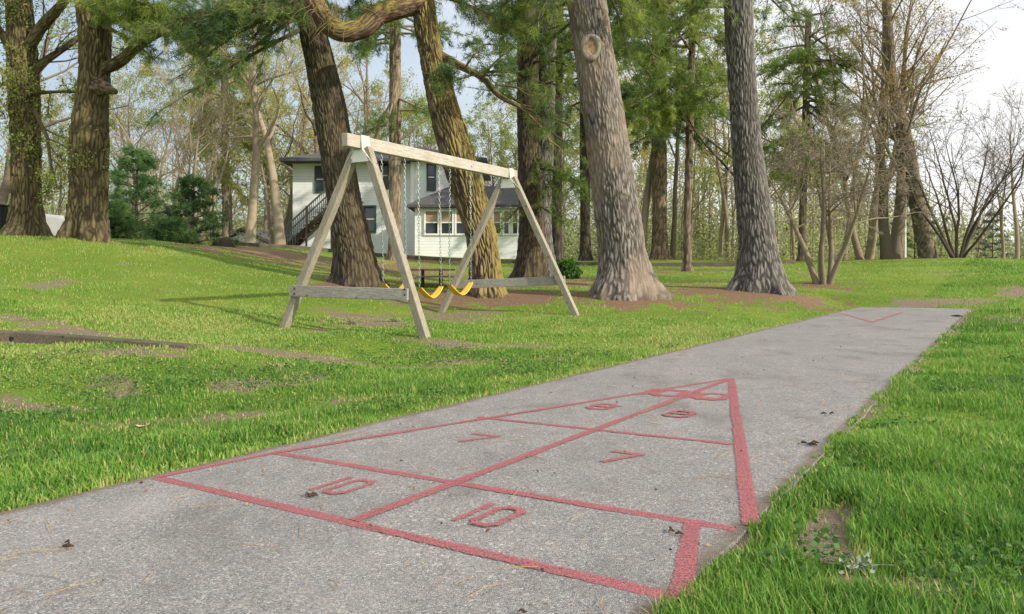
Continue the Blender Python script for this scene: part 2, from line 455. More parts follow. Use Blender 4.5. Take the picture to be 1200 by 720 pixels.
M_GRASS = leaf_mat('grass_blade', (.066, .180, .032), (.215, .40, .064), (.56, .50, .22), transl=.45, rough=.5)

def bulge(y): return .06 * np.exp(-((y - 2.15) / .35) ** 2) - .03 * np.exp(-((y - 1.6) / .3) ** 2)
def scatter(n, r0, r1, power):
    """positions in a wedge round the camera, density ~ r^-power"""
    u = rng.random(n); e = 2 - power
    r = (r0 ** e + u * (r1 ** e - r0 ** e)) ** (1 / e)
    th = rng.uniform(-.86, .86, n)
    return np.stack([r * np.sin(th), r * np.cos(th)], -1)
def lawn_points(n, r0, r1, power):
    p = scatter(n, r0, r1, power); x, y = p[:, 0], p[:, 1]
    cd = court_dist(x, y)
    right = x > (xl(y) + xr(y)) / 2
    allow = np.where(right, .012 - .035 * sstep(2.5, 3.7, y), .0) + .03 * vnoise(x * 9, y * 9)
    keep = cd > allow
    s, nn = patches(x, y)
    cover = 1 - np.clip(np.maximum(s * .95, nn * .93), 0, .96)
    cover *= .55 + .45 * sstep(-.35, .1, fbm(x * 3.1 + 40, y * 3.1, o=3))
    keep &= rng.random(n) < cover
    return p[keep], cd[keep], right[keep], s[keep], nn[keep]
def make_grass(name, n, r0, r1, power, h0, w0, segs):
    p, cd, right, s, nn = lawn_points(n, r0, r1, power)
    x, y = p[:, 0], p[:, 1]; r = np.hypot(x, y)
    tall = 1 + .85 * fbm(x * 1.3 - 7, y * 1.3, o=3) + .35 * vnoise(x * 6, y * 6)
    edge = np.where(right, .6 + .4 * sstep(.0, .22, cd), .75 + .25 * sstep(0, .3, cd))
    left_ = np.where(right, 1.0, .62 + .25 * sstep(1.6, .2, cd)); h = h0 * tall * edge * left_ * rng.uniform(.55, 1.25, len(p)) * (1 - .5 * np.clip(s + nn, 0, 1))
    w = w0 * rng.uniform(.7, 1.3, len(p)) * np.maximum(1, r / r0) ** .8
    tint = np.clip(.36 + .42 * fbm(x * .5 + 3, y * .5, o=3) + .3 * fbm(x * 3, y * 3, o=2) + rng.normal(0, .15, len(p)) + .22 * np.clip(s + nn, 0, 1) + np.where(right, -.03, .06 + .15 * sstep(4.5, 7.5, y)) + .25 * sstep(.12, .0, cd) * ~right, 0, 1)  # left lawn tinted yellower farther out to paint in a sunlit patch
    straw = rng.random(len(p)) < (.035 + np.where(right, 0, .05) + .25 * np.clip(s + nn, 0, 1) + .1 * sstep(.1, 0, np.abs(cd)))
    tint = np.where(straw, rng.uniform(.85, 1, len(p)), np.minimum(tint, .78))
    grass_object(name, p, h, w, tint, curve=.9, segs=segs)
make_grass('grass', 290000, 1.3, 4.2, .6, .060, .0035, 2)
make_grass('grass', 330000, 4.0, 11.0, 1.0, .060, .0058, 2)
make_grass('grass', 300000, 10.5, 34.0, 1.15, .062, .011, 1)

pc_ = scatter(26000, 1.4, 8, .8); cdx = court_dist(pc_[:, 0], pc_[:, 1]); pc_ = pc_[(cdx > .12) & (fbm(pc_[:, 0] * 1.7 + 9, pc_[:, 1] * 1.7, o=3) > .12)]
B = Buf(); cc = np.repeat(pc_, 3, 0) + rng.normal(0, .011, (len(pc_) * 3, 2)); leaves(B, np.stack([cc[:, 0], cc[:, 1], gz(cc[:, 0], cc[:, 1]) + rng.uniform(.02, .05, len(cc))], -1), rng.uniform(.012, .022, len(cc)), rng.random(len(cc)), flat=.75, aspect=.9)
tag(obj('clover_leaves', B, leaf_mat('clover', (.05, .13, .03), (.10, .22, .05), (.20, .32, .10), transl=.35)), kind='stuff')
# ------------------------------------------------------------------ court slab and markings
def strip_mat_court():
    m, nt, b = new_mat('aggregate_concrete'); t = NT(nt); v = t.coord()
    vo = t.n('ShaderNodeTexVoronoi'); vo.inputs['Scale'].default_value = 260; t.l(v, vo.inputs['Vector'])
    vo2 = t.n('ShaderNodeTexVoronoi'); vo2.inputs['Scale'].default_value = 110; t.l(v, vo2.inputs['Vector'])
    sep = t.n('ShaderNodeSeparateColor'); t.l(vo.outputs['Color'], sep.inputs[0])
    sep2 = t.n('ShaderNodeSeparateColor'); t.l(vo2.outputs['Color'], sep2.inputs[0])
    peb = t.ramp(sep.outputs[0], [(0, (.118, .116, .120)), (.3, (.228, .222, .222)), (.6, (.285, .278, .275)), (.88, (.345, .337, .332)), (1, (.62, .6, .57))])
    big = t.noise(v, .9, 5, .6); mid = t.noise(v, 7, 5, .65); fine = t.noise(v, 260, 3)
    c = t.mix(t.ramp(sep2.outputs[1], [(.90, (0, 0, 0)), (.93, (.75, .75, .75))]), peb, (.40, .33, .27))
    c = t.mix(t.ramp(sep2.outputs[2], [(.965, (0, 0, 0)), (.98, (.7, .7, .7))]), c, (.58, .57, .55))
    c = t.mix(t.ramp(mid, [(.3, (.32, .32, .32)), (.6, (0, 0, 0))]), c, (.13, .125, .13))
    c = t.mix(t.ramp(big, [(.35, (.45, .45, .45)), (.62, (0, 0, 0))]), c, t.mix(.5, peb, (.14, .14, .15)))
    c = t.mix(t.ramp(t.noise(t.coord((1, 1, 1)), 1.7, 4), [(.55, (0, 0, 0)), (.8, (.4, .4, .4))]), c, (.37, .36, .345))
    wv_ = t.n('ShaderNodeVectorMath', operation='ADD'); t.l(v, wv_.inputs[0])
    nn_ = t.n('ShaderNodeTexNoise'); nn_.inputs['Scale'].default_value = 1.6; nn_.inputs['Detail'].default_value = 6; t.l(v, nn_.inputs['Vector']); t.l(nn_.outputs['Color'], wv_.inputs[1])
    vc = t.n('ShaderNodeTexVoronoi', feature='DISTANCE_TO_EDGE'); vc.inputs['Scale'].default_value = .55; t.l(wv_.outputs[0], vc.inputs['Vector'])
    crk = t.math('MULTIPLY', t.ramp(vc.outputs['Distance'], [(.0, (1, 1, 1)), (.006, (0, 0, 0))]), t.ramp(big, [(.45, (0, 0, 0)), (.58, (.3, .3, .3))]))
    c = t.mix(crk, c, (.05, .045, .04))
    st_ = t.noise(t.coord((1, .55, 1)), 2.6, 7, .62)
    c = t.mix(t.ramp(st_, [(.52, (0, 0, 0)), (.68, (.42, .42, .42))]), c, (.115, .108, .10))
    ed = t.math('ADD', t.attr('tint'), t.math('MULTIPLY', t.math('SUBTRACT', mid, .5), 1.1))
    c = t.mix(t.ramp(ed, [(.45, (0, 0, 0)), (.85, (.75, .75, .75))]), c, (.15, .115, .08))
    t.l(c, b.inputs['Base Color']); b.inputs['Roughness'].default_value = .88; b.inputs['Specular IOR Level'].default_value = .2
    h = t.math('ADD', t.math('MULTIPLY', vo.outputs['Distance'], -1.0), t.math('MULTIPLY', fine, .4))
    t.bump(h, .5, .006, b)
    return m
M_COURT = strip_mat_court()
B = Buf()
ys = np.linspace(-1.5, 1, 120)
nu, nv = 44, 130
U = np.linspace(0, 1, nu)[None, :]; V = np.linspace(0, 1, nv)[:, None]
yl_ = -1.5 + (Y_END_L + 1.5) * V; yr_ = -1.5 + (Y_END_R + 1.5) * V
wl = .018 * fbm(yl_ * 5, yl_ * 0 + 3.3, o=4); wr = .018 * fbm(yr_ * 5, yr_ * 0 + 8.3, o=4)
X = (xl(yl_) + wl) * (1 - U) + (xr(yr_) + wr) * U; Yv = yl_ * (1 - U) + yr_ * U
Z = plane_z(X, Yv) + .002 * vnoise(X * 2, Yv * 2)
ii, jj = np.meshgrid(np.arange(nu - 1), np.arange(nv - 1))
q = np.stack([jj * nu + ii, jj * nu + ii + 1, (jj + 1) * nu + ii + 1, (jj + 1) * nu + ii], -1).reshape(-1, 4)
B.add(np.stack([X, Yv, Z], -1), quads=q, a=np.broadcast_to(sstep(.055, .0, np.minimum(U, 1 - U)), X.shape).ravel())
ring = [j * nu for j in range(nv)] + [(nv - 1) * nu + i for i in range(1, nu)] + [j * nu + nu - 1 for j in range(nv - 2, -1, -1)] + list(range(nu - 2, 0, -1))
top = np.stack([X, Yv, Z], -1).reshape(-1, 3)[ring]
bot = top.copy(); bot[:, 2] -= .12; k = len(ring)
a_ = np.arange(k); b_ = (a_ + 1) % k
B.add(np.concatenate([top, bot]), quads=np.stack([a_, b_, b_ + k, a_ + k], -1))
tag(obj('path', B, M_COURT, smooth=False), kind='structure')

def paint_mat():
    m, nt, b = new_mat('worn_red_paint'); t = NT(nt); v = t.coord()
    vo = t.n('ShaderNodeTexVoronoi'); vo.inputs['Scale'].default_value = 240; t.l(v, vo.inputs['Vector'])
    sep = t.n('ShaderNodeSeparateColor'); t.l(vo.outputs['Color'], sep.inputs[0])
    n1 = t.noise(v, 60, 5, .7); n2 = t.noise(v, 3, 4)
    c = t.ramp(sep.outputs[0], [(0, (.22, .075, .085)), (.5, (.37, .115, .13)), (.85, (.43, .19, .20)), (1, (.50, .38, .37))])
    c = t.mix(t.ramp(n2, [(.4, (0, 0, 0)), (.7, (.5, .5, .5))]), c, (.42, .13, .15))
    t.l(c, b.inputs['Base Color']); b.inputs['Roughness'].default_value = .75; b.inputs['Specular IOR Level'].default_value = .25
    t.bump(vo.outputs['Distance'], .4, .004, b)
    e = t.attr('tint')   # 1 along the middle of a line, 0 at its rim
    al = t.math('ADD', t.math('MULTIPLY', e, 1.9), t.math('MULTIPLY', t.math('SUBTRACT', n1, .5), 2.6))
    al = t.math('SUBTRACT', al, t.ramp(n2, [(.3, (.85, .85, .85)), (.55, (.1, .1, .1))]))
    al = t.ramp(al, [(.25, (0, 0, 0)), (.6, (1, 1, 1))])
    al = t.math('MULTIPLY', al, t.ramp(sep.outputs[0], [(.68, (1, 1, 1)), (.80, (.25, .25, .25))]))
    t.l(al, b.inputs['Alpha'])
    return m
M_PAINT = paint_mat()
def to_plane(xy, lift): 
    xy = np.asarray(xy, float); return np.stack([xy[..., 0], xy[..., 1], plane_z(xy[..., 0], xy[..., 1]) + lift], -1)
def line_buf(a, b, w, lift=.0045, wob=.004):
    a = np.asarray(a[:2], float); b = np.asarray(b[:2], float); d = b - a; L = np.linalg.norm(d); d /= L
    nrm2 = np.array([-d[1], d[0]]); n = max(3, int(L / .06)); s = np.linspace(0, 1, n)
    c = a + (b - a) * s[:, None] + nrm2 * (wob * fbm(s * L * 2 + a[0] * 7, s * 0 + a[1], o=3))[:, None]
    offs = [-.56, -.24, .24, .56]; tin = [0, 1, 1, 0]
    v = np.stack([to_plane(c + nrm2 * w * o, lift) for o in offs], 1)
    B = Buf(); i = np.arange(n - 1)[:, None]; k = np.arange(3)[None, :]
    q = np.stack([i * 4 + k, i * 4 + k + 1, (i + 1) * 4 + k + 1, (i + 1) * 4 + k], -1).reshape(-1, 4)
    B.add(v.reshape(-1, 3), quads=q, a=np.tile(tin, n)); return B
EV = nrm(np.array([.690, 1.0])); EU = np.array([EV[1], -EV[0]])   # along the court, across it to the right
STROKES = {
    '1': [[(.5, 0), (.5, 1)]],
    '0': [[(.12, .15), (.12, .85), (.3, 1), (.7, 1), (.88, .85), (.88, .15), (.7, 0), (.3, 0), (.12, .15)]],
    '7': [[(.05, .93), (.95, .93), (.35, .0)]],
    '8': [[(.12, .15), (.12, .8), (.3, .97), (.7, .97), (.88, .8), (.88, .15), (.7, .0), (.3, .0), (.12, .15)], [(.15, .5), (.85, .5)]],
}
def number(name, text, px, py, parent, h=.18, w=.11, sw=.031, lift=.0028):
    c = PC(px, py)[:2]; B = Buf(); tot = 0; wid = {'1': .036}
    total = sum(wid.get(ch, w) for ch in text) + .022 * (len(text) - 1)
    x = -total / 2
    for ch in text:
        cw = wid.get(ch, w)
        for st in STROKES[ch]:
            for (a, b2) in zip(st[:-1], st[1:]):
                pa = c + EU * (x + a[0] * cw) + EV * ((a[1] - .5) * h); pb = c + EU * (x + b2[0] * cw) + EV * ((b2[1] - .5) * h)
                d = nrm(pb - pa) * sw * .45
                lb = line_buf(pa - d, pb + d, sw, lift + tot * .00025); tot += 1
                for v_, q_, a_ in zip(lb.v, lb.q, lb.a): B.add(v_, quads=q_, a=a_)
        x += cw + .022
    return obj(name, B, M_PAINT, parent)
c0 = PC(560, 560)
tri = thing('scoring_triangle', 'large near scoring triangle painted in worn red lines with numbers on the court', 'court marking', c0)
LW = .049
Lb, Rb = PC(183, 560), PC(796, 702); L2, R2 = PC(322, 531), PC(880, 617); L3, R3 = PC(560, 489), PC(858, 521); L4, R4 = PC(752, 461), PC(853, 469); TIP = PC(857, 444)
for i, (nm, a, b2, w) in enumerate([
    ('base_line', Lb, Rb, LW * 1.1), ('cross_line', L2, PC(862, 621), LW), ('cross_line', L3, R3, LW * .9), ('cross_line', L4, R4, LW * .9),
    ('side_line', Lb, L2, LW * .9), ('side_line', L2, TIP, LW), ('side_line', R2, TIP, LW * 1.12), ('side_line', PC(798, 701), PC(812, 613), LW * 1.15),
    ('centre_line', PC(414, 611), TIP, LW * 1.1)]):
    obj(nm, line_buf(a, b2, w, .0018 + .00025 * i), M_PAINT, tri)
number('number_ten', '10', 403, 570, tri); number('number_ten', '10', 575, 604, tri)
number('number_seven', '7', 559, 514, tri, h=.17, w=.15, sw=.035); number('number_seven', '7', 726, 536, tri, h=.18, w=.13, sw=.04)
number('number_eight', '8', 706, 477, tri, h=.17, w=.15, sw=.04); number('number_eight', '8', 797, 485.5, tri, h=.17, w=.15, sw=.04)
number('number_ten', '10', 781, 461, tri, h=.22, w=.22, sw=.07); number('number_ten', '10', 829, 465, tri, h=.22, w=.20, sw=.06)
c1 = PC(1022, 376)
tri2 = thing('scoring_triangle', 'faint red V of the far scoring triangle at the end of the court', 'court marking', c1)
obj('side_line', line_buf(PC(1022, 378), PC(984, 367), .06, .002), M_PAINT, tri2)
obj('side_line', line_buf(PC(1022, 378), PC(1057, 366.5), .06, .0023), M_PAINT, tri2)

# things lying on the court
M_TWIG = simple_mat('twig_brown', (.06, .04, .028), .9, var=.5, scale=40)
M_NEED = simple_mat('dry_needle', (.42, .27, .12), .8, var=.35, scale=12)
B = Buf()
N = 120
pp = scatter(1500, 1.6, 9, .8); cd = court_dist(pp[:, 0], pp[:, 1]); pp = pp[cd < -.03][:N]
ang = rng.uniform(0, PI, len(pp)); L = rng.uniform(.03, .075, len(pp))
d = np.stack([np.cos(ang), np.sin(ang)], -1); n2 = np.stack([-d[:, 1], d[:, 0]], -1) * rng.uniform(-.012, .012, (len(pp), 1))
path = np.stack([to_plane(pp - d * L[:, None], .006), to_plane(pp + n2, .011), to_plane(pp + d * L[:, None], .006)], 1)
tubes(B, path, np.full((len(pp), 3), .0011), 3)
tag(obj('fallen_needles', B, M_NEED), kind='stuff')
B = Buf()
pp = scatter(3000, 1.5, 14, .9); cd = court_dist(pp[:, 0], pp[:, 1]); k = (cd < -.02) & (rng.random(len(pp)) < .35 + .6 * sstep(-.25, -.02, cd)); pp = pp[k][:700]
cen = to_plane(pp, .006); leaves(B, cen, rng.uniform(.006, .02, len(pp)), rng.random(len(pp)), flat=.8)
M_CRUMB = leaf_mat('crumb', (.05, .035, .025), (.22, .14, .07), (.4, .3, .18), transl=.05)
tag(obj('litter', B, M_CRUMB), kind='stuff')
def bark_chip(px, py, size, label, cat='bark chip', name='bark_chip', n=5, mat=None, flat=True):
    c = PC(px, py); B = Buf(); r = np.random.default_rng(int(px * 7 + py))
    for i in range(n):
        a = r.uniform(0, PI); l = size * r.uniform(.5, 1); o = r.normal(0, size * .35, 2)
        d = np.array([math.cos(a), math.sin(a)]) * l / 2
        m0 = c[:2] + o
        pts = np.array([to_plane(m0 - d, .008), to_plane(m0 + r.normal(0, size * .1, 2), .009 + r.uniform(0, .005)), to_plane(m0 + d, .008)])
        tubes(B, pts[None], np.array([[.3, 1, .4]]) * size * r.uniform(.10, .18), 6)
    o = obj(name, B, mat or M_TWIG); tag(o, label, cat); return o
bark_chip(366, 583, 0.032, 'dark crumbled bark scrap beside the left number ten', n=7)
bark_chip(950, 522, 0.050, 'dark broken bark pieces near the right edge of the court', n=5)
bark_chip(789, 624, .03, 'small dark crumb above the right end of the base section', n=4)
bark_chip(78, 643, .04, 'thin curled dark twig on bare concrete at lower left', 'twig', 'twig', n=2)
bark_chip(1122, 371, 0.115, 'dark clump of bark at the far right corner of the court', n=6)
bark_chip(972, 487, 0.036, 'little dark chip at the grass edge above the bark pieces', n=3)
bark_chip(612, 720, .02, 'tiny black speck at the bottom of the court', 'bark chip', n=3)
c = G(167, 521) + np.array([0, 0, .075]); B = Buf()
gl = np.linspace(-1, 1, 7); LX, LY = np.meshgrid(gl, gl); wv = (1 - LX ** 2) * .5
vv = np.stack([LX * .035, LY * wv * .035, .012 * LX ** 2 + .010 * np.abs(LY) + .3 * LX * .02], -1).reshape(-1, 3) + c
ii, jj = np.meshgrid(np.arange(6), np.arange(6)); q = np.stack([jj * 7 + ii, jj * 7 + ii + 1, (jj + 1) * 7 + ii + 1, (jj + 1) * 7 + ii], -1).reshape(-1, 4)
B.add(vv, quads=q); tag(obj('dead_leaf', B, simple_mat('tan_leaf', (.5, .40, .27), .8)), 'curled tan dead leaf lying on the grass left of the court', 'leaf')
c = G(1003, 678); B = Buf(); leaves(B, c + rng.normal(0, 1, (40, 3)) * np.array([.03, .025, .008]) + np.array([0, 0, .03]), .02, np.zeros(40), flat=.3, aspect=.6)
n_ = 40; hub = c + np.array([0, 0, .012]); lf = np.concatenate(B.v).reshape(-1, 4, 3).mean(1); tubes(B, np.stack([np.repeat(hub[None], n_, 0), (hub + lf) / 2 + np.array([0, 0, .006]), lf], 1), np.full((n_, 3), .0012), 3)
tag(obj('dried_weed', B, simple_mat('pale_leaf', (.24, .29, .20), .8)), 'pale greyish dried weed beside the bare patch at lower right', 'weed')

# ------------------------------------------------------------------ swing set
def wood(name, light, dark, stretch=(1, 1, 1), rot=0.0):
    m, nt, b = new_mat(name); t = NT(nt)
    m1 = t.n('ShaderNodeMapping'); m1.inputs['Rotation'].default_value = (0, 0, rot); t.l(t.coord(), m1.inputs['Vector'])
    m2 = t.n('ShaderNodeMapping'); m2.inputs['Scale'].default_value = stretch; t.l(m1.outputs[0], m2.inputs['Vector'])
    n1 = t.noise(m2.outputs[0], 16, 7, .7); n2 = t.noise(t.coord(), 2.3, 5); n3 = t.noise(m2.outputs[0], 45, 4, .7)
    kn = t.n('ShaderNodeTexVoronoi'); kn.inputs['Scale'].default_value = 5.5; t.l(t.coord(), kn.inputs['Vector'])
    c = t.ramp(n1, [(.30, dark), (.5, tuple((a + b_) / 2 for a, b_ in zip(light, dark))), (.68, light)])
    c = t.mix(t.ramp(n3, [(.52, (0, 0, 0)), (.66, (.7, .7, .7))]), c, tuple(x * .45 for x in dark))
    c = t.mix(t.ramp(n2, [(.42, (0, 0, 0)), (.7, (.55, .55, .55))]), c, (dark[0] * .9, dark[1] * .9, dark[2] * .75))
    c = t.mix(t.ramp(kn.outputs['Distance'], [(.05, (.85, .85, .85)), (.13, (0, 0, 0))]), c, tuple(x * .4 for x in dark))
    t.l(c, b.inputs['Base Color']); b.inputs['Roughness'].default_value = .88; b.inputs['Specular IOR Level'].default_value = .15
    t.bump(n1, .6, .01, b); return m
M_WOODV = wood('weathered_leg', (.44, .41, .345), (.24, .215, .17), (4, 4, .3))
M_WOODB = wood('weathered_beam', (.60, .56, .52), (.37, .335, .295), (.3, 4, 4), -math.radians(61))
M_WOODX = wood('grey_board', (.43, .415, .39), (.24, .23, .21), (.3, 4, 4), math.radians(30))
M_PLATE = simple_mat('white_plate', (.82, .82, .80), .45, .0, .06)
BN = P(424, 168, 8.85); BF = P(596, 204, 11.95)
bd = nrm(BF - BN); side = nrm(np.array([bd[1], -bd[0], 0]))     # side points right towards the camera
sw = thing('swing_set', 'weathered wooden A-frame swing set with white metal corner plates on the lawn', 'swing set', base(500, 10.2))
bm = bmesh.new(); bm_beam(bm, BN - bd * .30, BF + bd * .22, side, .09, .15, .008); bm_obj('beam', bm, M_WOODB, sw)
apex = {'n': BN - np.array([0, 0, .085]), 'f': BF - np.array([0, 0, .085])}
feet = [('n', P(330, 386, 9.15), -1), ('n', P(500, 394, 8.4), 1), ('f', P(514, 369, 12.3), -1), ('f', P(677, 369, 11.5), 1)]
LEG = {}
for k, f, sd_ in feet:
    top_ = apex[k] + side * sd_ * .085 + np.array([0, 0, .02]); f = np.array([f[0], f[1], min(f[2], gz1(f[0], f[1])) - .06]) 
    LEG[(k, sd_)] = (top_, f)
    bm = bmesh.new(); bm_beam(bm, top_, f, bd, .095, .095, .008); bm_obj('leg', bm, M_WOODV, sw)
def leg_at(k, s_, z):
    a, b2 = LEG[(k, s_)]; t_ = (a[2] - z) / (a[2] - b2[2]); return a + (b2 - a) * t_
# cross boards
la, ra = leg_at('n', -1, P(337, 341, 9.1)[2]), leg_at('n', 1, P(490, 343, 8.5)[2] - .02)
dd = nrm(ra - la)
bm = bmesh.new(); bm_beam(bm, la - dd * .07 - bd * .072, ra - dd * .0 - bd * .072, np.array([0, 0, 1.]), .135, .04, .005); bm_obj('cross_board', bm, M_WOODX, sw)
la, ra = leg_at('f', -1, P(540, 334, 12.0)[2]), leg_at('f', 1, P(650, 329, 11.6)[2])
bm = bmesh.new(); bm_beam(bm, la + bd * .072, ra + bd * .072 + nrm(ra - la) * .05, np.array([0, 0, 1.]), .14, .04, .005); bm_obj('cross_board', bm, M_WOODX, sw)
def plate(pts, nrm_, th=.004):
    bm = bmesh.new(); nv_ = nrm(nrm_) * th
    v1 = [bm.verts.new(Vector(np.asarray(p) + nv_)) for p in pts]; v2 = [bm.verts.new(Vector(np.asarray(p) - nv_)) for p in pts]
    bm.faces.new(v1); bm.faces.new(v2[::-1])
    for i in range(len(pts)):
        j = (i + 1) % len(pts); bm.faces.new([v1[j], v1[i], v2[i], v2[j]])
    bmesh.ops.recalc_face_normals(bm, faces=bm.faces); return bm
UPV = np.array([0, 0, 1.])
for k, out in (('n', -1), ('f', 1)):
    C_ = apex[k]
    for o2 in (out, -out):
        e = C_ + bd * o2 * .056
        pts = [e - side * .075 + UPV * .0, e + side * .075 + UPV * .0, e + side * .15 - UPV * .145, e - side * .15 - UPV * .145]
        bm_obj('end_plate', plate(pts, bd), M_PLATE, sw)
    for s_ in (-1, 1):
        ltop, lf = LEG[(k, s_)]; ld = nrm(lf - ltop)
        e = C_ + side * s_ * .053; low = ltop + ld * .20 + nrm(side * s_ + UPV * .25) * .056
        e2 = e + side * s_ * .085 - UPV * .02
        pts = [e + UPV * .17 - bd * .075, e + UPV * .17 + bd * .075, e + side * s_ * .02 - UPV * .0 + bd * .085, low + bd * .05 - UPV * .03, low - bd * .05 - UPV * .03, e + side * s_ * .02 - bd * .085]
        bm = bmesh.new()
        vs = [bm.verts.new(Vector(p)) for p in pts]
        f1 = bm.faces.new([vs[0], vs[1], vs[2], vs[5]]); f2 = bm.faces.new([vs[5], vs[2], vs[3], vs[4]])
        bmesh.ops.solidify(bm, geom=[f1, f2], thickness=.006)
        bmesh.ops.recalc_face_normals(bm, faces=bm.faces)
        bm_obj('side_plate', bm, M_PLATE, sw)
M_BOLT = simple_mat('rusty_bolt', (.10, .075, .06), .6, .5)
def bolt(p, n):
    bm = bmesh.new(); bmesh.ops.create_cone(bm, cap_ends=True, segments=6, radius1=.014, radius2=.012, depth=.012)
    q_ = Vector(n).to_track_quat('Z', 'Y').to_matrix().to_4x4(); q_.translation = Vector(p); bmesh.ops.transform(bm, matrix=q_, verts=bm.verts); bm_obj('bolt', bm, M_BOLT, sw)
for k, o_, zz in (('n', -1, P(337, 341, 9.1)[2]), ('f', 1, P(540, 332, 12)[2])):
    for s_ in (-1, 1):
        q0 = leg_at(k, s_, zz)
        for dz in (-.03, .03): bolt(q0 + bd * o_ * .096 + UPV * dz - side * s_ * .02 * (k == 'n'), bd * o_)
# swings
M_CHAIN = simple_mat('galvanised_chain', (.50, .52, .48), .45, .7, .2)
M_CHAING = simple_mat('green_chain_sleeve', (.24, .32, .28), .5, .1, .2)
M_SEAT = simple_mat('yellow_strap_seat', (.80, .46, .05), .5, 0, .08)
def beam_at(px):
    k = (px - CX) / F; a, d = BN, BF - BN
    s_ = (k * a[1] - a[0]) / (d[0] - k * d[1]); return a + d * s_ - np.array([0, 0, .085])
def chain_buf(a, b2):
    a = np.asarray(a); b2 = np.asarray(b2); L = np.linalg.norm(b2 - a); n = int(L / .038); d = (b2 - a) / L
    u = nrm(np.cross(d, [0, 1, .2])); w = np.cross(d, u); B = Buf(); th = np.linspace(0, 2 * PI, 9)
    paths = []
    for i in range(n):
        c = a + d * (i + .5) * L / n; e = u if i % 2 else w
        paths.append(np.array([c + d * math.cos(t_) * .026 + e * math.sin(t_) * .013 for t_ in th]))
    tubes(B, np.array(paths), np.full((n, 9), .0034), 5); return B
seats = [((447, 449, 333), (474, 476, 331), 'swing with a yellow strap seat, nearest the front A-frame'),
         ((490, 491.5, 337.5), (514, 517, 336), 'middle swing with its yellow strap seat seen beside the front right leg'),
         ((527, 526.5, 334), (551, 552, 331), 'yellow strap swing hung nearest the back A-frame')]
for (p1, p2, lab) in seats:
    A1, A2 = beam_at(p1[0]), beam_at(p2[0])
    S1 = P(p1[1], p1[2], A1[1]); S2 = P(p2[1], p2[2], A2[1])
    s_ = thing('swing', lab, 'swing', (A1 + A2) / 2, 'three yellow-seated swings on the swing set')
    for A_, S_ in ((A1, S1), (A2, S2)):
        kn = A_ + (S_ - A_) * .42
        obj('chain', chain_buf(A_ + UPV * .01, kn), M_CHAIN, s_)
        obj('chain', chain_buf(kn, S_), M_CHAING, s_)
    n = 25; t_ = np.linspace(0, 1, n); w = np.linalg.norm(S2 - S1)
    sag = (np.abs(2 * t_ - 1) ** 1.6 - 1) * (.30 * w)
    cen = S1 + (S2 - S1) * t_[:, None]; cen[:, 2] += sag
    wd = .06 * (1 - .35 * np.abs(2 * t_ - 1) ** 3)
    hdir = nrm(np.array([(S2 - S1)[1], -(S2 - S1)[0], 0]))
    B = Buf(); rows = []
    for lift in (0.0, -.012):
        for o in (-1, -.5, 0, .5, 1):
            rows.append(cen + hdir * (wd * o)[:, None] + UPV * (lift + .008 * abs(o)))
    R_ = np.stack(rows, 1)      # n,10,3
    i = np.arange(n - 1)[:, None]; qs = []
    for k in range(4): qs.append(np.stack([i * 10 + k, i * 10 + k + 1, (i + 1) * 10 + k + 1, (i + 1) * 10 + k], -1).reshape(-1, 4))
    for k in range(5, 9): qs.append(np.stack([i * 10 + k + 1, i * 10 + k, (i + 1) * 10 + k, (i + 1) * 10 + k + 1], -1).reshape(-1, 4))
    for k, k2 in ((0, 5), (9, 4)): qs.append(np.stack([i * 10 + k2, i * 10 + k, (i + 1) * 10 + k, (i + 1) * 10 + k2], -1).reshape(-1, 4))
    B.add(R_.reshape(-1, 3), quads=np.concatenate(qs)); obj('seat', B, M_SEAT, s_)

# ------------------------------------------------------------------ timber edging of the sand pit
tb = thing('timber_edging', 'low dark landscape timbers round the sandy patch on the left lawn', 'edging', G(100, 400))
M_TIE = wood('dark_timber', (.19, .165, .13), (.075, .065, .05), (4, 4, 4))
pa, pb, pcn = G(22, 401), G(205, 407), G(-60, 405)
pcn = pa + nrm(G(-60, 396) - pa) * 2.2
bm = bmesh.new(); bm_beam(bm, pa + UPV * .025, pb + nrm(pb - pa) * .25 - UPV * .05, UPV, .15, .14, .012); bm_obj('beam', bm, M_TIE, tb)
bm = bmesh.new(); bm_beam(bm, pa + np.array([-.09, .05, .015]), pcn - UPV * .02, UPV, .15, .14, .012); bm_obj('beam', bm, M_TIE, tb)

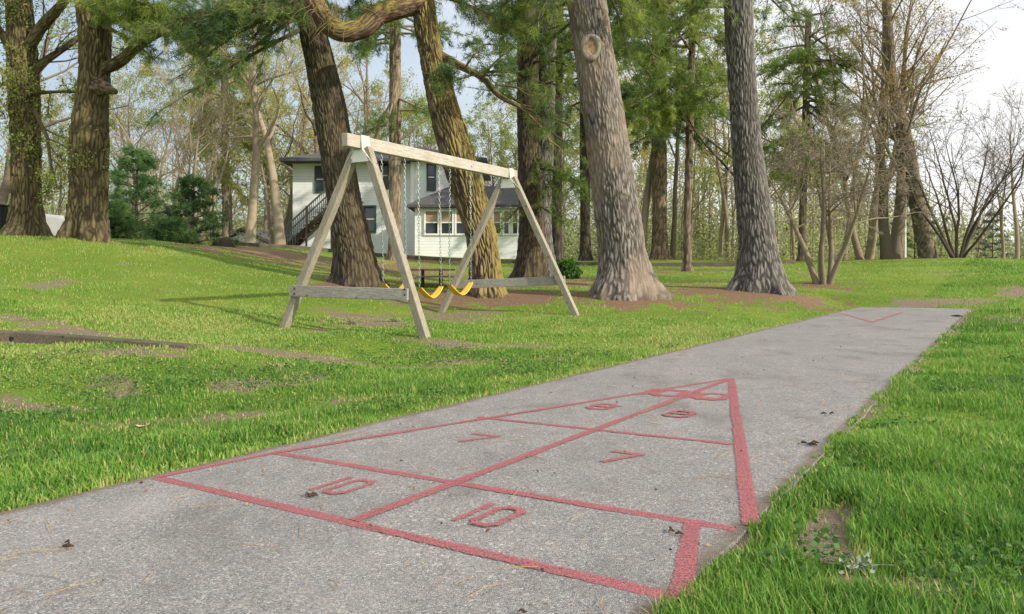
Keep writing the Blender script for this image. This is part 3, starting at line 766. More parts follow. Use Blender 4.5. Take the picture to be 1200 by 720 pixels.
# ------------------------------------------------------------------ big trunks
def spline(xs, ys, xq):
    """monotone-ish smooth interpolation"""
    o = np.argsort(xs); xs = np.asarray(xs, float)[o]; ys = np.asarray(ys, float)[o]
    m_ = np.gradient(ys, xs); xq = np.asarray(xq, float); i = np.clip(np.searchsorted(xs, xq) - 1, 0, len(xs) - 2)
    h = xs[i + 1] - xs[i]; t = np.clip((xq - xs[i]) / h, 0, 1)
    return ((2 * t ** 3 - 3 * t ** 2 + 1) * ys[i] + (t ** 3 - 2 * t ** 2 + t) * h * m_[i] + (-2 * t ** 3 + 3 * t ** 2) * ys[i + 1] + (t ** 3 - t ** 2) * h * m_[i + 1])
def trunk_from_rows(rows, Y, top, seed, amp=.014, freq=.035, nside=200, zst=.026, lobes=6, lobe=.28, flare_h=.35, topr=.12, leany=0.0):
    """rows: (py, xl, xr) in the photo at depth Y, lowest last; carries on up to height `top`"""
    pts = []
    for py, a, b2 in rows:
        c = P((a + b2) / 2, py, Y); pts.append((c[2], c[0], (b2 - a) / 2 / F * Y))
    pts.sort(); z0 = pts[0][0]
    g = pts[-1]; h = pts[-3]
    sl = (g[1] - h[1]) / (g[0] - h[0])
    if top > g[0] + .5:
        n_ = 3
        for k in range(1, n_ + 1):
            f_ = k / n_; zz = g[0] + (top - g[0]) * f_
            pts.append((zz, g[1] + sl * (zz - g[0]) * .6, g[2] * (1 - f_) + topr * f_))
    zs = np.array([p[0] for p in pts]); xs = np.array([p[1] for p in pts]); rs = np.array([p[2] for p in pts])
    zvis = 5.6 * Y / 14
    zq = np.concatenate([[z0 - .25], np.arange(z0 - .1, min(zvis, top), zst), np.arange(min(zvis, top), top, .25)])
    xq = spline(zs, xs, np.clip(zq, zs[0], zs[-1])); rq = np.maximum(spline(zs, rs, np.clip(zq, zs[0], zs[-1])), .03)
    yq = Y + leany * (zq - z0)
    th = np.linspace(0, 2 * PI, nside, endpoint=False)
    TH, ZZ = np.meshgrid(th, zq); R = np.repeat(rq[:, None], nside, 1)
    rmid = float(np.median(rq)); ca, sa_ = np.cos(TH) * rmid, np.sin(TH) * rmid
    # root lobes
    fl = np.exp(-np.clip(ZZ - z0, 0, 9) / flare_h)
    ln = vnoise(np.cos(TH) * lobes * .5 + seed, np.sin(TH) * lobes * .5, ZZ * .15) 
    R = R * (1 + lobe * fl * ln + .035 * vnoise(np.cos(TH) * 1.6 + seed, np.sin(TH) * 1.6, ZZ * 1.1))
    hgt = bark_height(ca, sa_, ZZ, freq, seed)
    R = R + amp * 2.1 * (hgt - .6)
    v = np.stack([xq[:, None] + R * np.cos(TH), yq[:, None] + R * np.sin(TH), ZZ], -1).reshape(-1, 3)
    nr = len(zq); ii, jj = np.meshgrid(np.arange(nside), np.arange(nr - 1)); i2 = (ii + 1) % nside
    q = np.stack([jj * nside + ii, jj * nside + i2, (jj + 1) * nside + i2, (jj + 1) * nside + ii], -1).reshape(-1, 4)
    B = Buf(); B.add(v, quads=q, a=np.clip(hgt.ravel(), 0, 1.2))
    def axis(z): 
        return np.array([float(spline(zs, xs, [np.clip(z, zs[0], zs[-1])])[0]), Y + leany * (z - z0), z]), float(spline(zs, rs, [np.clip(z, zs[0], zs[-1])])[0])
    return B, axis, z0, top

def limb(B, pts, r0, r1, seed=1, amp=.012, nside=40, step=.05, tint=.7):
    """a thick limb along control points with rough bark"""
    pts = np.asarray(pts, float); s = np.concatenate([[0], np.cumsum(np.linalg.norm(np.diff(pts, axis=0), axis=1))])
    sq = np.linspace(0, s[-1], max(6, int(s[-1] / step)))
    c = np.stack([spline(s, pts[:, i], sq) for i in range(3)], -1)
    rr = r0 + (r1 - r0) * (sq / s[-1]) ** .9
    tan = nrm(np.gradient(c, axis=0)); ref = np.array([0.1, 1, 0.05]); u = nrm(np.cross(tan, ref)); w = np.cross(tan, u)
    th = np.linspace(0, 2 * PI, nside, endpoint=False); TH = th[None, :]; SS = sq[:, None]
    hgt = bark_height(np.cos(TH) * r0 + SS * 0, np.sin(TH) * r0 + SS * 0, SS + TH * 0, .035, seed)
    R = rr[:, None] * (1 + .12 * vnoise(np.cos(TH) + seed, np.sin(TH) + SS * 0, SS * 2.2)) + amp * min(1, r0 / .15) * (hgt - .6)
    v = c[:, None] + R[..., None] * (u[:, None] * np.cos(TH)[..., None] + w[:, None] * np.sin(TH)[..., None])
    nr = len(sq); ii, jj = np.meshgrid(np.arange(nside), np.arange(nr - 1)); i2 = (ii + 1) % nside
    q = np.stack([jj * nside + ii, jj * nside + i2, (jj + 1) * nside + i2, (jj + 1) * nside + ii], -1).reshape(-1, 4)
    v = v.reshape(-1, 3); nb = len(v)
    tip = c[-1] + tan[-1] * rr[-1] * .3
    tr = np.stack([(nr - 1) * nside + np.arange(nside), (nr - 1) * nside + (np.arange(nside) + 1) % nside, np.full(nside, nb)], -1)
    B.add(np.concatenate([v, [tip]]), quads=q, tris=tr, a=np.concatenate([np.clip(hgt.ravel(), 0, 1.2), [.5]]))
    return c

def bezier(p0, p1, p2, n):
    t = np.linspace(0, 1, n)[:, None]; return (1 - t) ** 2 * p0 + 2 * t * (1 - t) * p1 + t * t * p2

def pine_boughs(TB, CB, boughs, r, K=17, nl=.19, nw=.010, dens=1.35):
    """boughs: list of (start, target, base radius, spray width). Adds wood to TB, needles to CB."""
    mains, mr, sec, sr, tc, td, tt = [], [], [], [], [], [], []
    for p0, p2, rad, wdt in boughs:
        L = np.linalg.norm(p2 - p0); mid = (p0 + p2) / 2 + np.array([0, 0, .12 * L]) + r.normal(0, .05, 3) * L
        path = bezier(p0, mid, p2, 8); mains.append(path); mr.append(rad * (1 - np.linspace(0, .88, 8)))
        ns = int(max(6, min(26, L * 5)) * dens); ft = np.sort(r.uniform(.3, 1.0, ns))
        bt = r.uniform(.2, .75)
        for i, f in enumerate(ft):
            k = f * 7; a = int(min(k, 6)); q0 = path[a] + (path[a + 1] - path[a]) * (k - a); tg = nrm(path[a + 1] - path[a])
            sd_ = nrm(np.cross(tg, UPV)) * (1 if i % 2 else -1)
            l2 = wdt * (1.15 - .65 * f) * r.uniform(.6, 1.2)
            d2 = nrm(sd_ * r.uniform(.15, 1) + tg * r.uniform(.4, 1.2) + UPV * r.normal(.0, .38) + r.normal(0, .2, 3))
            e = q0 + d2 * l2; m2 = (q0 + e) / 2 + UPV * .08 * l2; ps = bezier(q0, m2, e + UPV * (-.06 * l2), 4)
            sec.append(ps); sr.append(np.array([.012, .009, .006, .003]) * max(1, rad / .06))
            nt_ = max(3, int(l2 / .13 * 1.5))
            for g in np.linspace(.25, 1, nt_):
                kk = g * 3; a2 = int(min(kk, 2)); c_ = ps[a2] + (ps[a2 + 1] - ps[a2]) * (kk - a2)
                tc.append(c_ + r.normal(0, .05, 3)); td.append(nrm(ps[a2 + 1] - ps[a2]) * .8 + UPV * r.normal(.15, .3) + r.normal(0, .6, 3)); tt.append(np.clip(bt + r.normal(0, .15), 0, 1))
    tubes(TB, np.array(mains), np.array(mr), 7, a=.6)
    if sec: tubes(TB, np.array(sec), np.array(sr), 4, a=.5)
    if tc: tufts(CB, np.array(tc), nrm(np.array(td)), K, nl, nw, np.array(tt), 1.0, r)

def random_boughs(axis, z0, z1, n, L, r, rad=.06):
    out = []
    for i in range(n):
        z = z0 + (z1 - z0) * (i + r.random()) / n; a = r.uniform(0, 2 * PI); c, rr = axis(z)
        l = L * (1.1 - .55 * (z - z0) / (z1 - z0 + .1)) * r.uniform(.65, 1.1)
        d = np.array([math.cos(a), math.sin(a), r.uniform(-.1, .25)])
        out.append((c + d * rr * .6, c + d * l, rad, .75))
    return out

M_BARK_A = bark_mat('pine_bark_grey', (.088, .078, .070), (.335, .305, .278), warm=(.33, .26, .20))
M_BARK_B = bark_mat('pine_bark_cool', (.08, .075, .07), (.275, .26, .248))
M_BARK_C = bark_mat('pine_bark_dark', (.055, .043, .034), (.165, .135, .11), moss=(.12, .105, .03), moss_side=(.8, -.6, 0), moss_amt=.35)
M_BARK_D = bark_mat('pine_bark_mossy', (.085, .06, .042), (.24, .19, .14), moss=(.34, .275, .085), moss_side=(.9, -.3, .1), moss_amt=.85)
M_BARK_E = bark_mat('old_bark_brown', (.075, .055, .038), (.25, .195, .13), moss=(.13, .13, .035), moss_side=(.3, -.9, .2), moss_amt=.4)
M_LIMB_M = bark_mat('mossy_limb_bark', (.09, .055, .04), (.22, .16, .12), moss=(.27, .23, .06), moss_side=(.2, -.15, .8), moss_amt=.9)
M_NEEDLE = leaf_mat('pine_needles', (.055, .12, .055), (.145, .23, .07), (.32, .37, .11), transl=.45)
M_NEEDLE_B = leaf_mat('pine_needles_bright', (.085, .16, .045), (.235, .32, .065), (.43, .47, .12), transl=.5)

def pine(name, label, rows, Y, top, seed, mat, extra=(), nb=30, b0=5.6, L=3.2, nmat=None, limbs=(), group=None, **kw):
    B, axis, z0, tp = trunk_from_rows(rows, Y, top, seed, **kw)
    c, _ = axis(z0); root = thing(name, label, 'tree', (c[0], c[1], z0), group)
    r = np.random.default_rng(seed + 100)
    for l in limbs: limb(B, *l, seed=seed)
    WB, CB = Buf(), Buf()
    bs_ = random_boughs(axis, b0, top - .3, nb, L, r)
    for (zs_, px, py, Yt, w) in extra:
        tg = P(px, py, Yt); c_, rr = axis(zs_); d = nrm((tg - c_) * np.array([1, 1, .2])); bs_.append((c_ + d * rr * .7, tg, .05, w))
    pine_boughs(WB, CB, bs_, r)
    merge(B, WB); tr = obj('trunk', B, mat, root, attr='furrow')
    obj('crown', CB, nmat or M_NEEDLE, root)
    return root, tr, axis

# scarred pine right of the swings
rowsA = [(0, 665, 710), (50, 672, 717), (100, 678, 725), (150, 685, 734), (200, 690, 742), (250, 696, 750), (300, 701, 758), (325, 697, 766), (338, 690, 773), (347, 684, 778)]
pA, trA, axA = pine('pine_tree', 'thick grey-barked pine with a round cut-branch scar high on its trunk', rowsA, 13.5, 12.5, 3, M_BARK_A, nmat=M_NEEDLE_B,
    extra=[(6.6, 640, 10, 13.0, .8), (6.3, 760, 40, 14.5, 1.0), (6.8, 740, 15, 12.8, .9), (6.0, 770, 85, 15.5, .9), (6.2, 800, 30, 15.5, 1.0), (5.8, 735, 60, 15.0, .8), (6.4, 830, 5, 15, 1.0), (6.2,600,25,14.5,1.0),(6.3,570,40,15,1.0)], nb=26, b0=6.0)
# scar: cut disc with a callus ring
c_, rr = axA(P(692, 57, 13.5)[2]); sc_ = P(692.5, 56, 13.5 - rr * .93); nrm_s = nrm(np.array([-.18, -1, .05])); us = nrm(np.cross(nrm_s, UPV)); ws = np.cross(us, nrm_s)
B = Buf(); th = np.linspace(0, 2 * PI, 33)
ringp = np.array([sc_ + us * .135 * math.cos(a) + ws * .20 * math.sin(a) + nrm_s * .02 for a in th])
tubes(B, ringp[None], (.05 + .012 * np.sin(th * 3))[None], 10, a=.9); so = obj('branch_scar', B, M_BARK_A, trA, attr='furrow')
B = Buf(); rad = np.linspace(0, 1, 8); vv = [sc_ + nrm_s * .015]
for k in rad[1:]:
    for a in th[:-1]: vv.append(sc_ + us * .135 * k * math.cos(a) + ws * .20 * k * math.sin(a) + nrm_s * (.015 + .012 * math.sin(k * 14 + a) * .5))
tr_ = [(0, 1 + i, 1 + (i + 1) % 32) for i in range(32)]; qd = [(1 + (k - 1) * 32 + i, 1 + k * 32 + i, 1 + k * 32 + (i + 1) % 32, 1 + (k - 1) * 32 + (i + 1) % 32) for k in range(1, 7) for i in range(32)]
B.add(np.array(vv), tris=tr_, quads=qd); obj('cut_wood', B, simple_mat('cut_wood', (.40, .27, .18), .9, var=.45, scale=14), trA)

rowsB = [(0, 849, 881), (50, 851, 883), (100, 854, 886), (150, 857, 890), (200, 860, 896), (250, 864, 904), (300, 866, 912), (322, 863, 918), (335, 858, 924), (343, 855, 928)]
pB, trB, axB = pine('pine_tree', 'tall straight grey pine nearest the far end of the court', rowsB, 15.5, 13.5, 5, M_BARK_B,
    extra=[(6.6, 800, 20, 15.5, .9), (6.4, 930, 25, 16, .9)], nb=24, b0=6.8, freq=.033)
rowsC = [(0, 346, 378), (33, 350, 382), (67, 357, 391), (133, 368, 407), (200, 378, 417), (237, 384, 424), (276, 389, 434), (310, 391, 442), (324, 389, 447), (334, 385, 452)]
pC, trC, axC = pine('pine_tree', 'dark leaning pine rising behind the left end of the swing set', rowsC, 15.0, 12.5, 7, M_BARK_C,
    extra=[(5.0, 182, 134, 13.2, .55), (5.2, 215, 60, 13.6, 1.0), (5.3, 260, 85, 13.4, 1.0), (5.6, 235, 15, 13.6, 1.0), (5.5, 300, 20, 14, .9), (5.6, 330, 55, 13.6, .8), (5.4, 285, 55, 14.6, .8), (5.7, 170, 40, 14, .9), (5.5, 205, 95, 13.3, .7), (5.6, 320, 15, 13.2, 1.0), (5.8, 280, 5, 13.6, 1.1), (5.6, 240, 40, 14.2, 1.1), (5.5, 210, 25, 13.4, .9)],
    nb=24, b0=6.2, freq=.033)
# mossy pine with the huge sagging limb
rowsD = [(0, 481, 509), (33, 486, 513), (67, 492, 520), (100, 498, 530), (133, 504, 540), (200, 521, 562), (237, 533, 572), (276, 545, 582), (315, 551, 588), (335, 549, 593), (347, 546, 598)]
Yd = 14.0
limbD = [np.array([axis_pt for axis_pt in [P(494, 4, Yd), P(470, 8, Yd - .35), P(445, 16, Yd - .6), (P(420, 34, Yd - .8)), P(400, 38, Yd - .9), P(383, 28, Yd - .9), P(370, 6, Yd - .8), P(362, -30, Yd - .6)]]), .21, .16]
limbD2 = [np.array([P(517, 66, Yd), P(540, 78, Yd - .2), P(566, 92, Yd - .4), P(585, 112, Yd - .5), P(606, 124, Yd - .6), P(640, 136, Yd - .7), P(668, 146, Yd - .8)]), .085, .02]
B, axD, z0D, _ = trunk_from_rows(rowsD, Yd, 12.0, 9, freq=.042, amp=.02)
rootD = thing('pine_tree', 'moss-streaked leaning pine with a huge sagging mossy limb, behind the swings', 'tree', (axD(z0D)[0][0], Yd, z0D))
limb(B, *limbD2, seed=4, nside=18)
LB = Buf(); limb(LB, *limbD, seed=2, amp=.02, nside=70, step=.03)
rD = np.random.default_rng(77)
# dead twigs hanging off the limb end
tw = []
for i in range(46):
    p0 = P(385 + rD.normal(0, 11), 14 + rD.normal(0, 9), Yd - 1.05); d = nrm(rD.normal(0, 1, 3) + np.array([.2, -.6, -.2])); l = rD.uniform(.15, .55)
    tw.append(bezier(p0, p0 + d * l * .6, p0 + d * l * .8 + np.array([rD.normal(0, .08), 0, -l * .55]), 6))
DT = Buf(); tubes(DT, np.array(tw), np.tile(np.linspace(.007, .002, 6), (46, 1)), 4, a=1.3)
WB, CB = Buf(), Buf()
bs_ = random_boughs(axD, 6.0, 11.6, 24, 3.0, rD)
for zs_, px, py, Yt, w in [(5.4, 585, 30, 13.6, .9), (5.6, 560, 10, 13.2, .8), (5.4, 625, 45, 14.5, .8), (5.2, 430, 8, 13.2, .5)]:
    c_, rr = axD(zs_); bs_.append((c_, P(px, py, Yt), .05, w))
# sprays on the thin right limb and up the trunk
for px, py, w, q0 in [(668, 150, .6, (600, 122)), (650, 175, .6, (590, 116)), (640, 120, .5, (580, 100)), (560, 60, .5, (545, 80)), (590, 88, .45, (560, 90)), (600, 60, .6, (565, 92))]:
    bs_.append((P(*q0, Yd - .5), P(px, py, Yd - .7 - rD.uniform(0, .5)), .025, w))
for px, py, q0 in [(512, 108, (515, 85)), (520, 98, (520, 80)), (530, 90, (520, 75))]:
    bs_.append((P(*q0, Yd - .3), P(px, py, Yd - .75), .012, .25))
pine_boughs(WB, CB, bs_, rD)
merge(B, WB); trD = obj('trunk', B, M_BARK_D, rootD, attr='furrow'); merge(LB, DT); obj('limb', LB, M_LIMB_M, rootD, attr='furrow')
obj("crown", CB, M_NEEDLE, rootD)

# old trees on the left bank
rowsE = [(0, 91, 129), (42, 94, 129), (90, 94, 127), (125, 90, 125), (146, 86, 125), (208, 83, 125), (250, 82, 125), (264, 79, 127), (277, 74, 129)]
limbE = [np.array([P(118, 82, 16), P(140, 72, 15.8), P(160, 55, 15.6), P(180, 41, 15.4), P(208, 29, 15.1), P(240, 12, 14.8)]), .15, .06]
pE, trE, axE = pine('old_tree', 'massive brown trunk with a side limb and a burl, second from the left', rowsE, 16.0, 11.5, 13, M_BARK_E, nmat=M_NEEDLE_B,
    extra=[(5.5, 150, 12, 15, .8), (5.7, 200, 35, 14.6, .8), (5.6, 125, 18, 15, .7), (5.9, 180, 8, 15, 1.0), (5.8, 230, 40, 14.6, .9), (5.4, 185, 75, 14.8, .5), (5.6, 160, 35, 14.8, .8), (5.6, 210, 15, 14.5, 1.0), (5.9, 150, -5, 14.6, 1.0), (5.5, 235, 65, 14.6, .7), (5.8, 100, 5, 14.6, .5)], nb=20, b0=6.3, limbs=[limbE], lobe=.4, freq=.05, amp=.02)
B = Buf(); lm = limb(B, np.array([P(117, 103, 15.85), P(124, 104, 15.65), P(130, 106, 15.5), P(136, 108, 15.42)]), .21, .05, seed=4, nside=36, amp=.010, step=.02)
obj('burl', B, bark_mat('burl', (.08, .056, .04), (.26, .195, .135)), trE, attr='furrow')

# ------------------------------------------------------------------ bare / leafy broadleaf trees grown level by level
def grow(r, base_paths, base_r, levels):
    """returns list of (paths, radii) per level and the tips. levels: (children, t0, angle, length factor, r factor, up, wobble)"""
    out = [(base_paths, base_r)]
    pp_, rr_ = base_paths, base_r
    for (nc, t0, ang, lf, rf, up, wob, Pn) in levels:
        N, Pm, _ = pp_.shape
        idx = np.repeat(np.arange(N), nc); M_ = len(idx)
        t = (t0 + (1 - t0) * (np.tile((np.arange(nc) + .5) / nc, N) + r.normal(0, .25 / nc, M_))).clip(t0, .99) * (Pm - 1)
        a = np.floor(t).astype(int); f = (t - a)[:, None]
        st = pp_[idx, a] * (1 - f) + pp_[idx, a + 1] * f; tg = nrm(pp_[idx, a + 1] - pp_[idx, a])
        rad = (rr_[idx, a] * (1 - f[:, 0]) + rr_[idx, a + 1] * f[:, 0]) * rf
        L = np.linalg.norm(np.diff(pp_, axis=1), axis=2).sum(1)[idx] * lf * r.uniform(.6, 1.25, M_) * (1.15 - .55 * t / (Pm - 1))
        perp = nrm(np.cross(tg, r.normal(size=(M_, 3)))); an = ang * r.uniform(.6, 1.35, M_)[:, None]
        d = nrm(tg * np.cos(an) + perp * np.sin(an))
        pts = [st]; cur = st
        for k in range(Pn - 1):
            d = nrm(d + r.normal(size=(M_, 3)) * wob + np.array([0, 0, up]) / (Pn - 1)); cur = cur + d * (L / (Pn - 1))[:, None]; pts.append(cur)
        pp_ = np.stack(pts, 1); rr_ = rad[:, None] * np.linspace(1, .3, Pn)[None]
        out.append((pp_, rr_))
    return out
def broadleaf(r, h, rad, fork=.35, stems=1, spread=.25, lv=None, leaf=0, lsize=.1, tint=(.3, .7), wob=.06, lower=None):
    """tree at the origin -> wood Buf, leaf Buf"""
    base_p, base_r = [], []
    for s_ in range(stems):
        a = 2 * PI * s_ / stems + r.uniform(0, .9); tilt = spread * r.uniform(.6, 1.2) if stems > 1 else spread * r.uniform(0, .35)
        d = nrm(np.array([math.cos(a) * tilt, math.sin(a) * tilt, 1.0])); cur = np.array([math.cos(a), math.sin(a), 0]) * rad * (1.2 if stems > 1 else 0) - np.array([0, 0, .15]); pts = [cur]
        hh = h * r.uniform(.8, 1.05)
        for k in range(11):
            d = nrm(d + r.normal(0, wob, 3) + np.array([0, 0, .03])); cur = cur + d * hh / 11; pts.append(cur)
        base_p.append(pts); base_r.append(rad * np.array([1.35, 1.05, .95, .88, .8, .7, .6, .5, .4, .3, .2, .1]) * r.uniform(.8, 1.1))
    lv = lv or [(11, fork, .85, .42, .5, .35, .1, 7), (5, .25, .75, .5, .5, .25, .14, 5), (4, .2, .7, .55, .5, .15, .16, 4), (3, .15, .7, .6, .6, .1, .15, 3)]
    lev = grow(r, np.array(base_p), np.array(base_r), lv)
    W, Lf = Buf(), Buf()
    for i, (p_, q_) in enumerate(lev):
        tubes(W, p_, np.maximum(q_, .006 if i < 3 else .004), [12, 7, 5, 3, 3, 3][i], a=r.uniform(.4, .9, len(p_)))
    if leaf:
        tips = np.concatenate([lev[-1][0][:, k] for k in range(1, lev[-1][0].shape[1])] + [lev[-2][0][:, -1]])
        cen = tips[r.integers(0, len(tips), leaf)] + r.normal(0, lsize * .9, (leaf, 3))
        leaves(Lf, cen, lsize * r.uniform(.6, 1.3, leaf), np.clip(r.uniform(*tint) + r.normal(0, .22, leaf), 0, 1), r=r)
    return W, Lf
M_TRUNK_G = bark_mat('grey_brown_bark', (.13, .105, .08), (.32, .27, .205))
M_TRUNK_T = bark_mat('tan_bark', (.18, .14, .10), (.42, .35, .26))
M_TRUNK_D = bark_mat('dark_bark', (.045, .037, .03), (.13, .11, .09))
M_TWIGS = bark_mat('pale_twigs', (.22, .18, .135), (.40, .34, .27))
M_LEAF_Y = leaf_mat('young_yellow_leaves', (.32, .32, .09), (.50, .47, .14), (.58, .53, .20), transl=.55)
M_LEAF_G = leaf_mat('young_green_leaves', (.19, .26, .055), (.36, .43, .10), (.52, .53, .18), transl=.55)
M_LEAF_O = leaf_mat('amber_buds', (.20, .13, .04), (.34, .22, .06), (.40, .32, .10), transl=.5)

def put_tree(name, label, px, Y, W, Lf, wm, lm, rz=0, group=None, dz=-.1, cat='tree'):
    p = base(px, Y, dz); root = thing(name, label, cat, p, group); root.rotation_euler = (0, 0, rz)
    WLOC[root] = np.zeros(3); obj('trunk', W, wm, root, attr='furrow')
    if Lf is not None and Lf.n: obj('crown', Lf, lm, root)
    return root

# leftmost old tree
rowsF = [(0, 8, 36), (40, 10, 40), (83, 11, 43), (125, 13, 45), (170, 15, 46), (208, 15, 46), (250, 14, 48), (265, 11, 51), (277, 5, 54)]
B, axF, z0F, _ = trunk_from_rows(rowsF, 17.0, 11.0, 17, freq=.05, amp=.019, lobe=.4)
rootF = thing('old_tree', 'broad old trunk with mossy leaves up its bark, leftmost on the bank', 'tree', (axF(z0F)[0][0], 17, z0F))
limb(B, [P(28, 66, 17), P(40, 45, 16.8), P(52, 28, 16.7), P(70, 8, 16.5), P(90, -20, 16.2)], .15, .08, seed=3, nside=26)
limb(B, [P(34, 92, 17), P(48, 76, 17.1), P(70, 60, 17.3), P(100, 38, 17.8), P(130, 10, 18.2)], .10, .05, seed=5, nside=20)
limb(B, [P(15, 60, 17), P(2, 40, 16.8), P(-20, 10, 16.5)], .12, .06, seed=8, nside=20)
rF = np.random.default_rng(5)
st = np.array([[P(28, 66, 17), P(50, 30, 16.7), P(80, -10, 16.3), P(110, -60, 16)], [P(34, 92, 17), P(60, 68, 17.2), P(100, 38, 17.8), P(150, 0, 18.4)], [P(15, 60, 17), P(0, 35, 16.8), P(-20, 10, 16.5), P(-50, -20, 16)], [P(20, 5, 17), P(24, -60, 17), P(26, -120, 17), P(20, -200, 17)], [P(40, 130, 16.8), P(55, 160, 16.4), P(60, 195, 16.2), P(66, 215, 16)], [P(36, 110, 16.9), P(60, 108, 16.6), P(85, 107, 16.4), P(100, 112, 16.3)], [P(12, 95, 16.8), P(0, 100, 16.5), P(-14, 120, 16.3), P(-25, 140, 16)]])
lev = grow(rF, st, np.tile(np.linspace(.05, .015, 4), (7, 1)), [(9, .1, .8, .5, .5, .05, .15, 5), (5, .2, .8, .5, .5, 0, .2, 4), (3, .2, .8, .6, .6, 0, .2, 3)])
WB, CB = Buf(), Buf()
for i, (p_, q_) in enumerate(lev): tubes(WB, p_, np.maximum(q_, .004), [7, 5, 3, 3][i], a=.5)
tips = np.concatenate([lev[-1][0].reshape(-1, 3), lev[-2][0].reshape(-1, 3)])
cen = tips[rF.integers(0, len(tips), 5200)] + rF.normal(0, .06, (5200, 3))
# epicormic leaves on the trunk itself
zz = rF.uniform(2.6, 6.2, 1500); th = rF.uniform(PI, 2 * PI, 1500); ex = np.array([np.concatenate([axF(z)[0], [axF(z)[1]]]) for z in zz])
cl = np.stack([ex[:, 0] + np.cos(th) * (ex[:, 3] + .05), ex[:, 1] + np.sin(th) * (ex[:, 3] + .07), zz], -1) + rF.normal(0, .05, (1500, 3))
cl = cl[fbm(cl[:, 0] * 2, cl[:, 1] * 2, cl[:, 2] * 2) > -.05]
leaves(CB, np.concatenate([cen, cl]), .07, np.clip(.35 + rF.normal(0, .25, len(cen) + len(cl)), 0, 1), r=rF)
merge(B, WB); obj('trunk', B, M_BARK_E, rootF, attr='furrow'); obj('crown', CB, M_LEAF_G, rootF)
# leaves on E's lower trunk too
zz = rF.uniform(2.2, 4.2, 700); th = rF.uniform(PI, 2 * PI, 700); ex = np.array([np.concatenate([axE(z)[0], [axE(z)[1]]]) for z in zz])
cl = np.stack([ex[:, 0] + np.cos(th) * (ex[:, 3] + .05), ex[:, 1] + np.sin(th) * (ex[:, 3] + .07), zz], -1) + rF.normal(0, .05, (700, 3))
cl = cl[fbm(cl[:, 0] * 2 + 4, cl[:, 1] * 2, cl[:, 2] * 2) > .0]; B = Buf(); leaves(B, cl, .07, np.clip(.4 + rF.normal(0, .2, len(cl)), 0, 1), r=rF); obj('crown', B, M_LEAF_G, pE)

# twin-trunked pine behind the swing's far end
rT = [(0, 606, 630), (60, 606, 631), (133, 606, 632), (200, 607, 634), (260, 608, 637), (300, 606, 640), (318, 603, 642), (327, 600, 645)]
rT2 = [(0, 633, 654), (60, 630, 652), (133, 626, 650), (200, 624, 648), (260, 622, 646), (300, 622, 650), (318, 620, 655), (327, 618, 659)]
B, axT, z0T, _ = trunk_from_rows(rT, 22.0, 14, 21, nside=90, zst=.05); B2, axT2, _, _ = trunk_from_rows(rT2, 22.3, 13, 23, nside=90, zst=.05)
rootT = thing('pine_tree', 'dark twin-trunked pine beyond the far A-frame of the swing set', 'tree', (axT(z0T)[0][0], 22, z0T))
obj('trunk', B2, M_BARK_B, rootT, attr='furrow')
rt = np.random.default_rng(9); WB, CB = Buf(), Buf(); bs_ = random_boughs(axT, 5.5, 13, 26, 3.4, rt)
for zs_, px, py, Yt, w in [(3.6, 690, 235, 20.5, .8), (3.2, 680, 215, 20.5, .9), (3.8, 650, 245, 20.3, .8), (4.6, 690, 190, 20.8, .7), (2.2, 660, 262, 21, .6), (5.2, 590, 60, 20.5, .9), (6, 640, 40, 20, 1.), (6.3, 670, 80, 20.5, .9), (6.4, 600, 20, 20, 1.), (5.8, 655, 100, 20.5, .9), (2.4, 585, 270, 21, .5), (5, 560, 105, 20, .8), (6.5, 570, 15, 20.5, 1.1),(6.9,690,30,20,1.0)]:
    bs_.append((axT(zs_)[0], P(px, py, Yt), .05, w))
pine_boughs(WB, CB, bs_, rt, K=12, nl=.19, nw=.013); merge(B, WB); obj('trunk', B, M_BARK_C, rootT, attr='furrow'); obj('crown', CB, M_NEEDLE_B, rootT)

# pines farther back
def back_pine(label, px, pxtop, w, Y, seed, mat, targets, top=15, nmat=None, nb=26, b0=None, L=3.6):
    g = base(px, Y); pyb = HY - g[2] / Y * F + 2
    rows = [(0, pxtop - w * .38, pxtop + w * .38), (100, pxtop + (px - pxtop) * .35 - w * .42, pxtop + (px - pxtop) * .35 + w * .42), (200, pxtop + (px - pxtop) * .7 - w * .46, pxtop + (px - pxtop) * .7 + w * .46), (pyb - 25, px - w * .5, px + w * .5), (pyb - 8, px - w * .58, px + w * .58), (pyb, px - w * .75, px + w * .75)]
    B, ax, z0, _ = trunk_from_rows(rows, Y, top, seed, nside=48, zst=.12, amp=.02, freq=.06)
    root = thing('pine_tree', label, 'tree', (ax(z0)[0][0], Y, z0))
    r = np.random.default_rng(seed); WB, CB = Buf(), Buf(); bs_ = random_boughs(ax, b0 or 8, top, nb, L, r)
    for zs_, tx, ty, w_ in targets: bs_.append((ax(zs_)[0], P(tx, ty, Y + r.uniform(-2.5, 1)), .06, w_))
    pine_boughs(WB, CB, bs_, r, K=11, nl=.24, nw=.02, dens=1.1); merge(B, WB); obj('trunk', B, mat, root, attr='furrow'); obj('crown', CB, nmat or M_NEEDLE, root)
    return root
def targets(r, x0, x1, y0, y1, n, Y, w=1.3):
    out = []
    for i in range(n):
        x, y = r.uniform(x0, x1), r.uniform(y0, y1); out.append(((HY - y) / F * Y + r.uniform(.3, 1.6), x, y, w * r.uniform(.7, 1.2)))
    return out
rr_ = np.random.default_rng(42)
back_pine('reddish straight pine with branch stubs, between the two big grey pines', 773, 772, 19, 36, 31, bark_mat('red_bark', (.13, .095, .065), (.33, .25, .17)), targets(rr_, 700, 850, 60, 190, 24, 36, 1.6), top=17, b0=10)
back_pine('dark slim pine just left of the scarred trunk', 686, 684, 13, 37, 33, M_TRUNK_D, targets(rr_, 640, 730, 40, 150, 10, 37, 1.5), top=17, b0=10)
